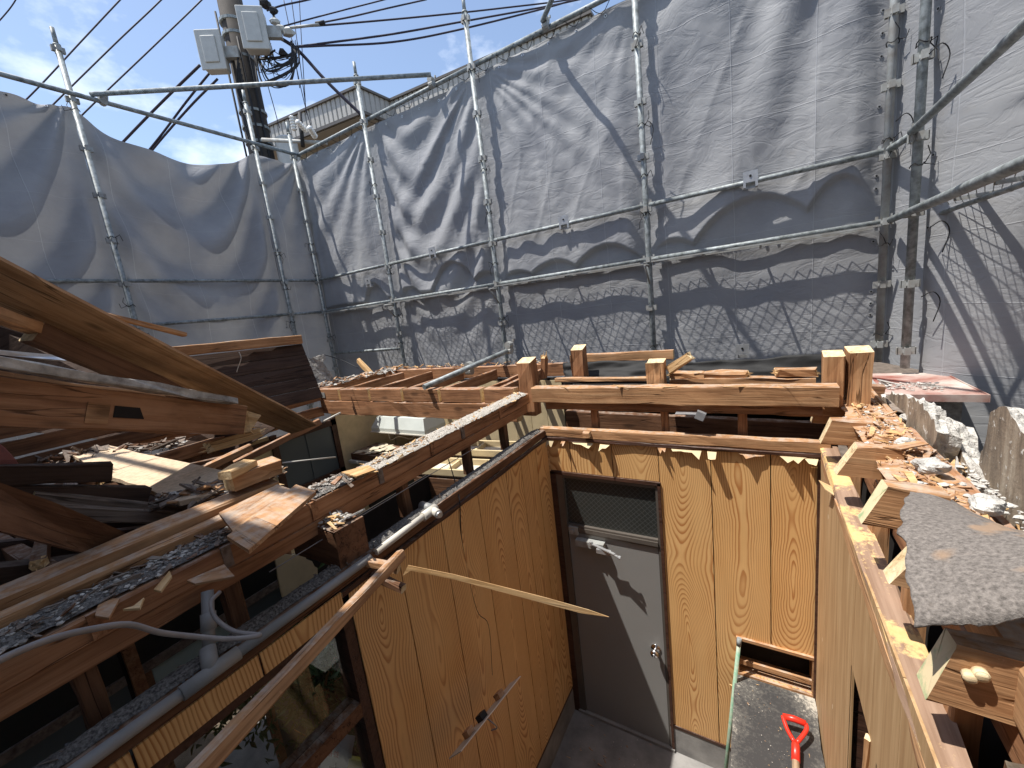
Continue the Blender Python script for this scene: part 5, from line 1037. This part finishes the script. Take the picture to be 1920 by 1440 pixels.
for (y, x0, x1, z, h_, bv, e_, l) in JS:
    timber('joist_end', R(x0, y, z), R(x1, y, z-.01), .062, h_, 'tan', end=e_, label=l, cat='joist', group=gs, bev0=bv, rough=.003, ch=.004)
t = thing('wood_bung', 'pair of round pale bungs on the side of the nearest joist end', 'bung', P(1815, 1263, 1, .952))
for dx, dz, r in ((0, 0, .011), (.014, .010, .012)): b = MB(); b.tube([(0, 0, 0), (0, -.012, 0), (0, -.016, 0)], [r, r, r*.6], 12); b.build('bung', 'cut', t, t.location+Vector((dx, 0, dz)), None, True)
for i, (y, l) in enumerate(((2.2, 'farthest'), (1.76, 'second'), (1.38, 'third'), (1.06, 'fourth'), (.82, 'nearest'))):
    timber('wall_stud', R(.375, y, -.83), R(.375, y, -3.2), .05, .05, 'tan', label=l+' upright stud between the right wall and its outer shell', cat='stud', group='studs behind the right wall', up=(0, 1, 0))
timber('split_stud', R(.43, .76, -1.55), R(.42, .80, -.96), .05, .06, 'fresh', e1='split', jag=.10, spikes=14, label='splintered upright stud end at the lower right', cat='stud', up=(0, 1, 0)); timber('split_stud', R(.50, .70, -1.55), R(.49, .73, -1.02), .05, .05, 'tan', end='fresh', e1='split', jag=.08, spikes=12, label='second splintered stud end, nearer the picture corner', cat='stud', up=(0, 1, 0))
timber('near_beam', P(1868, 1262, 2, -.86)+Vector((.05, .0, -.05)), PD(2060, 1560, .62), .09, .11, 'tan', label='reddish beam running into the lower right corner of the picture', cat='timber beam')
b = MB(); b.box((0, -2.2, -3.29), (.03, 1.0, -.86)); tag(b.build('outer_boarding', 'brown', None, R(.60, 2.4, 0)), 'rough boarding behind the studs of the right wall', 'board')
timber('side_board', R(.555, 3.28, -.705), R(.565, 2.36, -.755), .022, .09, 'tan', e1='split', jag=.03, label='farther thin upright board along the mortar wall, broken at its near end', cat='board'); timber('side_board', R(.575, 2.30, -.76), R(.60, 1.45, -.80), .028, .10, 'beam', e0='split', jag=.03, label='nearer thin upright board running under the roofing felt', cat='board')
rubble('chip_heap', 'sunlit wood chips and plaster crumbs over the far part of the right plate', R(.47, 3.0, -.70), R(.47, 1.45, -.72), .19, 900, (.004, .026), ['plaster', 'tan', 'fresh'], 41, .72, mound=.008, mmat=1)
rubble('chip_heap', 'wood chips around the near joist ends on the right', R(.47, 1.5, -.735), R(.50, .7, -.75), .14, 380, (.004, .022), ['plaster', 'tan', 'beam'], 42, .8)
for i, (x, y, z, r, l) in enumerate(((.50, 1.77, -.675, .036, 'big white plaster lump between the third and fourth joist ends'), (.56, 1.56, -.70, .036, 'flat white plaster lump beside the roofing felt'), (.50, 2.03, -.69, .028, 'small plaster lump beyond the big white one'), (.62, 2.5, -.72, .03, 'small plaster lump near the mortar wall'))):
    rd_ = random.Random(i+3); b = MB(); n = 16
    vs = []; rings = 10
    for j in range(rings+1):
        for k in range(n): ph = math.pi*j/rings; a = 2*math.pi*k/n; s = r*(1+.5*float(fbm(math.cos(a)*math.sin(ph)*1.6+i*5+9, math.sin(a)*math.sin(ph)*1.6+math.cos(ph)*1.3+9, 5, 4))); vs.append((s*math.sin(ph)*math.cos(a)*1.15, s*math.sin(ph)*math.sin(a), s*.8*math.cos(ph)))
    fs = [(j*n+k, (j+1)*n+k, (j+1)*n+(k+1) % n, j*n+(k+1) % n) for j in range(rings) for k in range(n)]; b.add(vs, fs); tag(b.build('plaster_lump', 'plaster', None, R(x, y, z)), l, 'plaster lump')
for i, (pts, z, m_, l) in enumerate((([(1655, 838), (1720, 826), (1742, 832), (1690, 842)], -.66, 'tan', 'curled strip of veneer across the right plate'), ([(1690, 862), (1745, 880), (1760, 915), (1712, 890)], -.70, 'tan', 'flat orange-brown chip beside the big plaster lump'), ([(1660, 745), (1690, 752), (1700, 775), (1672, 768)], -.70, 'grey', 'grey sliver near the corner of the shed roof'), ([(1535, 900), (1560, 912), (1564, 928), (1548, 918)], -.93, 'fresh', 'bright triangular chip hanging over the top of the right wall'))):
    slab('wood_offcut', [P(px, py, 2, z) for px, py in pts], .005, m_, label=l, cat='offcut')
# mortar slabs
def mort(label, pts, x=.70, th=.05, seed=1):
    rd = random.Random(seed); pts = [P(px, py, 0, x) for px, py in pts]; out = []
    for i, p in enumerate(pts):
        nx_ = pts[(i+1) % len(pts)]; n = max(2, int((nx_-p).length/.025))
        for j in range(n): pp = p.lerp(nx_, j/n); out.append(pp+Vector((0, rd.gauss(0, .006), rd.gauss(0, .008))))
    o = sum(out, Vector())/len(out); n = len(out); layers = 4; vs = []
    for L in range(layers+1):
        for p in out: vs.append((p.x-o.x+th*L/layers, p.y-o.y+(rd.gauss(0, .006) if 0 < L else 0), p.z-o.z+(rd.gauss(0, .007) if 0 < L else 0)-(.008*L if p.z > o.z else 0)))
    fs = [tuple(range(n)), tuple(range((layers+1)*n-1, layers*n-1, -1))]; mi = [0, 0]
    for L in range(layers):
        for i in range(n): fs.append((L*n+i, (L+1)*n+i, (L+1)*n+(i+1) % n, L*n+(i+1) % n)); mi.append(1)
    ob = link('mortar_slab', mesh('mortar_slab', vs, fs, mi), ['mback', 'plaster'], None, o); return tag(ob, label, 'broken wall', 'broken mortar wall pieces')
mort('farthest mortar wall piece, lumpy white along its broken top, below the shed', [(1652, 744), (1672, 739), (1700, 743), (1722, 749), (1738, 770), (1752, 790), (1757, 812), (1745, 842), (1752, 880), (1775, 960), (1740, 960), (1700, 880), (1660, 820)], .605, .07, 1)
mort('middle mortar wall piece, a narrow blade with a white broken edge', [(1764, 781), (1783, 783), (1795, 815), (1805, 855), (1822, 895), (1828, 918), (1818, 940), (1822, 1010), (1795, 1000), (1775, 930), (1765, 860)], .68, .06, 2)
mort('nearest and largest mortar wall piece at the right edge, stained brown', [(1856, 778), (1868, 766), (1890, 764), (1912, 800), (1940, 850), (1990, 930), (2040, 1120), (1930, 1080), (1850, 1010), (1812, 960), (1828, 880), (1846, 830)], .72, .075, 3)
rubble('plaster_crumbs', 'plaster crumbs at the foot of the mortar wall pieces', R(.66, 2.7, -.80), R(.68, 1.5, -.80), .06, 260, (.006, .03), ['plaster', 'fresh', 'plaster'], 43, .1)
# shed
q = R(.72, 3.36, -3.2); t = thing('shed', 'small stuccoed lean-to with a worn red and white metal roof at the right', 'shed', q)
b = MB(); b.box((-.04, 0, 0), (.345, .58, 2.385)); b.build('wall', 'stucco', t, q)
b = MB(); b.box((-.06, -.08, 2.388), (.42, .62, 2.396)); b.box((-.06, -.086, 2.360), (.42, -.081, 2.404)); b.box((.421, -.086, 2.360), (.426, .62, 2.404)); b.build('roof', 'roofred', t, q)
b = MB(); b.add([(-.16, -.14, 2.36), (-.03, -.12, 2.40), (-.04, .3, 2.45), (-.17, .3, 2.41), (-.16, -.14, 2.37), (-.03, -.12, 2.41), (-.04, .3, 2.46), (-.17, .3, 2.42)], [(0, 3, 2, 1), (4, 5, 6, 7), (0, 1, 5, 4), (1, 2, 6, 5), (2, 3, 7, 6), (3, 0, 4, 7)]); b.build('flashing', 'galvd', t, q)
timber('shed_timber', R(.44, 3.15, -.74), R(.66, 3.15, -.76), .06, .10, 'beam', label='short reddish timber between the twin stumps and the shed', cat='timber'); rubble('roof_crumbs', 'white crumbs on the red shed roof', R(.70, 3.5, -.80), R(1.0, 3.5, -.80), .2, 120, (.006, .03), ['plaster', 'roofred', 'plaster'], 44, .2)
# roofing felt
cs = [P(1722, 908, 1, 1.66), P(1980, 1052, 1, 1.36), P(1985, 1135, 1, .93), P(1724, 1172, 1, .94)]
o = cs[0]; b = MB(); NU, NV = 34, 34; lf = P(1655, 1085, 1, 1.22)
for j in range(NV+1):
    for i in range(NU+1):
        u, v = i/NU, j/NV; L_ = cs[0]*(1-v)**2+lf*2*v*(1-v)*1.0+cs[3]*v**2; Rr = cs[1]*(1-v)+cs[2]*v; p = L_*(1-u)+Rr*u
        p = p+Vector((0, 0, .10*math.sin(math.pi*v)**.8*(1-.2*u)+.012*float(fbm(u*3, v*3, 71, 3))))
        if v > .93: p += Vector((0, .0, .010*float(fbm(u*8, 1, 72, 3))))-Vector((0, 0, .02*(v-.93)/.07*math.sin(u*2.4)))
        if u < .04: p += Vector((.02*float(fbm(v*14, 2, 73, 3)), 0, .01*float(fbm(v*11, 5, 74, 3))))
        b.v.append(tuple(p-o))
for j in range(NV):
    for i in range(NU): k = j*(NU+1)+i; b.f.append((k, k+1, k+NU+2, k+NU+1)); b.m.append(0)
ob = b.build('roofing_felt', 'felt', None, o, None, True); md = ob.modifiers.new('thickness', 'SOLIDIFY'); md.thickness = .005; tag(ob, 'torn curling sheet of grey roofing felt over the joist ends at the right edge', 'roofing felt')

# ================================================================== BEYOND THE FENCE
UP = Vector((-9.02, 5.62, 0)); t = thing('utility_pole', 'concrete utility pole with steel bands and clamped brackets behind the left tarpaulin', 'utility pole', UP-Vector((0, 0, .26)))
b = MB(); b.tube([UP*0, Vector((.06, .03, 13.6))], [.27, .21], 20); o = b.build('pole', 'concpole', t, t.location, None); o.data.polygons.foreach_set('use_smooth', [len(p.vertices) == 4 for p in o.data.polygons])
for z in (7.6, 7.9, 8.9, 9.3, 9.55, 10.4, 7.3): b = MB(); b.tube([(0.03, .02, z), (0.03, .02, z+.05)], .262, 16); b.build('steel_band', 'galv', t, UP)
for k, (dx, dy) in enumerate(((.24, -.12), (.27, .02), (-.22, -.18))): wire('riser_cable', [UP+Vector((dx, dy, 4)), UP+Vector((dx+.02, dy, 7)), UP+Vector((dx+.03, dy, 9.2+k*.3))], .022, 'tie', t)
b = MB(); b.tube([(0, 0, 6.4), (0, 0, 7.35)], .22, 18); b.tube([(0, 0, 7.35), (0, 0, 7.40)], [.22, .14], 18); tr = b.build('transformer', 'box', t, UP+Vector((.52, .30, 0)))
for k in range(3): b = MB(); [b.tube([(0, 0, j*.05), (0, 0, j*.05+.025), (0, 0, j*.05+.05)], [.03, .055, .03], 10) for j in range(5)]; b.build('insulator', 'insul', t, PD((552, 575, 592)[k], (245, 246, 258)[k], 7.6), Quaternion((1, .3*k, 0), 1.2*(k > 0)), True)
pipe('crossarm', PD(492, 262, 7.9), PD(612, 268, 7.6), .035, 'galvd', t, 8); pipe('cutout_post', PD(562, 212, 7.6), PD(568, 275, 7.6), .035, 'tie', t, 8)
def cab(px, py, w, h, dp, dep, label, rz):
    c = PD(px, py, dep); t = thing('grey_cabinet', label, 'cabinet', c, 'grey cabinets on the utility pole'); q = Quaternion((0, 0, 1), rz) @ Quaternion((1, 0, 0), 0)
    b = MB(); b.box((-w/2, -dp/2, -h/2), (w/2, dp/2, h/2)); o = b.build('case', 'box', t, c, q); m_ = o.modifiers.new('soft_edges', 'BEVEL'); m_.width = .04; m_.segments = 3
    b = MB(); b.box((-w/2-.02, -dp/2-.035, -h/2-.02), (w/2+.02, -dp/2-.002, h/2+.02)); o = b.build('lid', 'box', t, c, q); m_ = o.modifiers.new('soft_edges', 'BEVEL'); m_.width = .03; m_.segments = 3
    b = MB(); b.box((-w/2+.08, -dp/2-.060, -h/2+.10), (w/2-.08, -dp/2-.036, h/2-.10)); o = b.build('raised_panel', 'box', t, c, q); m_ = o.modifiers.new('soft_edges', 'BEVEL'); m_.width = .02; m_.segments = 2
    b = MB(); b.box((w/2+.0, -.05, -.1), (w/2+.25, .05, .1)); b.build('arm', 'galvd', t, c, q); return t
az = math.atan2(UP.x, UP.y)
cab(402, 101, .42, .66, .22, 8.0, 'left grey cabinet hung lower on the utility pole', -az-.35); cab(479, 61, .43, .69, .24, 7.8, 'right grey cabinet hung higher on the utility pole', -az-.25)
def cable(label, pts, r, sag=0, name='overhead_cable', dep=9):
    p = [PD(x, y, d) for x, y, d in pts]; tag(wire(name, curve(p, 8), r, 'wire'), label, 'cable', 'overhead cables')
cable('leftmost of the three parallel cables in the upper left sky', [(300, -78, 9.5), (225, 0, 9.2), (150, 80, 9), (60, 176, 8.7), (-40, 270, 8.5)], .015)
cable('middle one of the three parallel cables in the upper left sky', [(380, -82, 9.5), (302, 0, 9.2), (220, 78, 9), (120, 176, 8.7), (20, 275, 8.5)], .015)
cable('rightmost of the three parallel cables in the upper left sky', [(460, -85, 9.5), (378, 0, 9.2), (290, 85, 9), (175, 195, 8.7), (80, 290, 8.5)], .015)
cable('thick cable dropping left from the lower grey cabinet', [(375, 122, 8.1), (310, 185, 8.3), (250, 246, 8.6), (180, 320, 8.9)], .026); cable('second thick cable dropping left under the lower grey cabinet', [(392, 138, 8.1), (350, 190, 8.3), (300, 256, 8.6), (240, 330, 8.9)], .022); cable('third thick cable dropping left from the bottom of the lower cabinet', [(408, 148, 8.1), (360, 196, 8.3), (305, 258, 8.6), (250, 325, 8.9)], .022)
cable('faint cable crossing the top left corner of the picture', [(40, -20, 12), (20, 14, 12), (-20, 60, 12)], .016)
cable('highest cable running right from the pole head', [(500, 20, 8.2), (530, 10, 8.3), (580, -1, 8.4), (640, -18, 8.6)], .016); cable('cable running right from the pole above the dark splice', [(505, 58, 8.2), (546, 45, 8.2), (640, 20, 8.6), (718, 0, 9), (790, -20, 9.4)], .014)
cable('upper cable leaving the dark splice to the right', [(600, 43, 8.3), (660, 31, 8.6), (720, 17, 9), (800, -1, 9.5)], .016); cable('lower cable leaving the dark splice to the right', [(520, 55, 8.2), (560, 50, 8.2), (610, 47, 8.3), (740, 36, 9), (862, 24, 9.6), (960, 13, 10.2), (1050, 2, 10.8), (1120, -12, 11.2)], .018)
cable('upper one of the two long cables ending at the knot of wires', [(553, 88, 8.1), (600, 82, 8.3), (735, 64, 9), (870, 40, 9.6), (1030, 11, 10.6), (1100, -4, 11)], .020); cable('lower one of the two long cables ending at the knot of wires', [(553, 88, 8.1), (600, 86, 8.3), (735, 79, 9), (855, 57, 9.6), (1020, 16, 10.5), (1090, -5, 11)], .020)
cable('thick black cable slanting down from the pole to the cream house', [(505, 60, 8.1), (556, 92, 8.1), (610, 150, 8.2), (680, 218, 8.4)], .034)
for k, (a, c, e) in enumerate((((531, -5), (548, 80), (562, 165)), ((546, -5), (556, 70), (572, 190)), ((561, -5), (565, 70), (574, 215)), ((548, 90), (570, 190), (590, 260)), ((502, 160), (512, 195), (524, 240)))):
    cable(('first', 'second', 'third', 'fourth', 'lowest')[k]+' thin near-vertical wire right of the utility pole', [(*a, 8.6), (*c, 8.6), (*e, 8.6)], .008)
rd = random.Random(19)
t = thing('wire_bundle', 'tangle of black cables, splices and brackets hanging beside the higher cabinet', 'cable bundle', PD(535, 100, 8.1))
for k in range(26):
    a = (rd.uniform(470, 525), rd.uniform(70, 118)); e = (rd.uniform(545, 558), rd.uniform(74, 98)); lo = rd.uniform(100, 162); mid = rd.uniform(490, 545)
    wire('loop', curve([PD(*a, 8.0+rd.uniform(-.2, .2)), PD((a[0]+mid)/2-3, lo-6, 8), PD(mid, lo, 8), PD(e[0], (lo+e[1])/2+4, 8.0), PD(*e, 8.0)], 5), rd.choice((.006, .008, .010, .017)), 'tie', t, 5)
for px, py, s in ((527, 55, .10), (540, 60, .12), (515, 40, .09), (530, 100, .10), (512, 20, .08), (497, 8, .1)):
    b = MB(); chunk(b, (0, 0, 0), s*1.1, rd, 0, .9); b.build('fitting', rd.choice(['galvd', 'tie', 'box']), t, PD(px, py, 8.0))
for a, c in (((485, -2), (505, 8)), ((505, 5), (515, 35)), ((515, 35), (535, 60)), ((545, 52), (598, 46)), ((505, 60), (523, 72))): pipe('bracket_arm', PD(*a, 8.1), PD(*c, 8.1), .024, 'galvd', t, 8)
pipe('splice_sleeve', PD(592, 45, 8.2), PD(609, 42, 8.2), .038, 'tie', t, 8)
for k in range(5): wire('clinging_cable', curve([UP+Vector((.22, -.2, 6.2+k*.3)), UP+Vector((.30+.03*k, -.32, 6.9+.2*k)), UP+Vector((.18, -.3, 7.7+.12*k)), UP+Vector((.28, -.2, 8.4+.1*k))], 5), .016, 'tie', t, 5)
# cream house
ZB = 6+H; F = [(-13.0, 7.86), (-8.67, 8.39), (-8.62, 9.42), (-3.0, 9.9), (-3.0, 16), (-13.5, 16)]
t = thing('house', 'cream house with a ribbed parapet and beige eaves beyond the tarpaulin', 'house', (-8.6, 11, -.26)); O = t.location
b = MB(); n = len(F); hh = .52
for i in range(n):
    a, c = Vector((*F[i], 0)), Vector((*F[(i+1) % n], 0)); L = (c-a).length; k = max(1, int(L/.16)) if i < 3 else 1; d = (c-a)/k; nn = Vector((d.y, -d.x, 0)).normalized()
    for j in range(k):
        p = a+d*j; e = a+d*(j+1); m1 = p+d*.68; pr = [p, m1, m1+d*.08-nn*.03, e-d*.08-nn*.03, e]
        for s in range(4): u, w = pr[s]-O, pr[s+1]-O; b.add([(u.x, u.y, ZB-hh-O.z), (w.x, w.y, ZB-hh-O.z), (w.x, w.y, ZB-O.z), (u.x, u.y, ZB-O.z)], [(0, 1, 2, 3)])
b.build('ribbed_parapet', 'fascia', t, O)
def prism(name, poly, z0, z1, mat): b = MB(); n = len(poly); b.add([(x-O.x, y-O.y, z0-O.z) for x, y in poly]+[(x-O.x, y-O.y, z1-O.z) for x, y in poly], [tuple(range(n))[::-1], tuple(range(n, 2*n))]+[(i, (i+1) % n, (i+1) % n+n, i+n) for i in range(n)]); return b.build(name, mat, t, O)
out_ = lambda e: [(-13.0-e, 7.86-e), (-8.67+e, 8.39-e), (-8.62+e, 9.42-e), (-3.0+e, 9.9-e), (-3.0+e, 16), (-13.5, 16)]
prism('coping', out_(.05), ZB+.003, ZB+.06, 'alu'); prism('eaves', out_(.02), ZB-hh-.08, ZB-hh-.003, 'alu'); prism('soffit', out_(-.05), ZB-hh-.10, ZB-hh-.083, 'soffit'); prism('wall', out_(-.75), -.26, ZB-hh-.103, 'soffit')
# far blocks so that the street goes on beyond the cloth
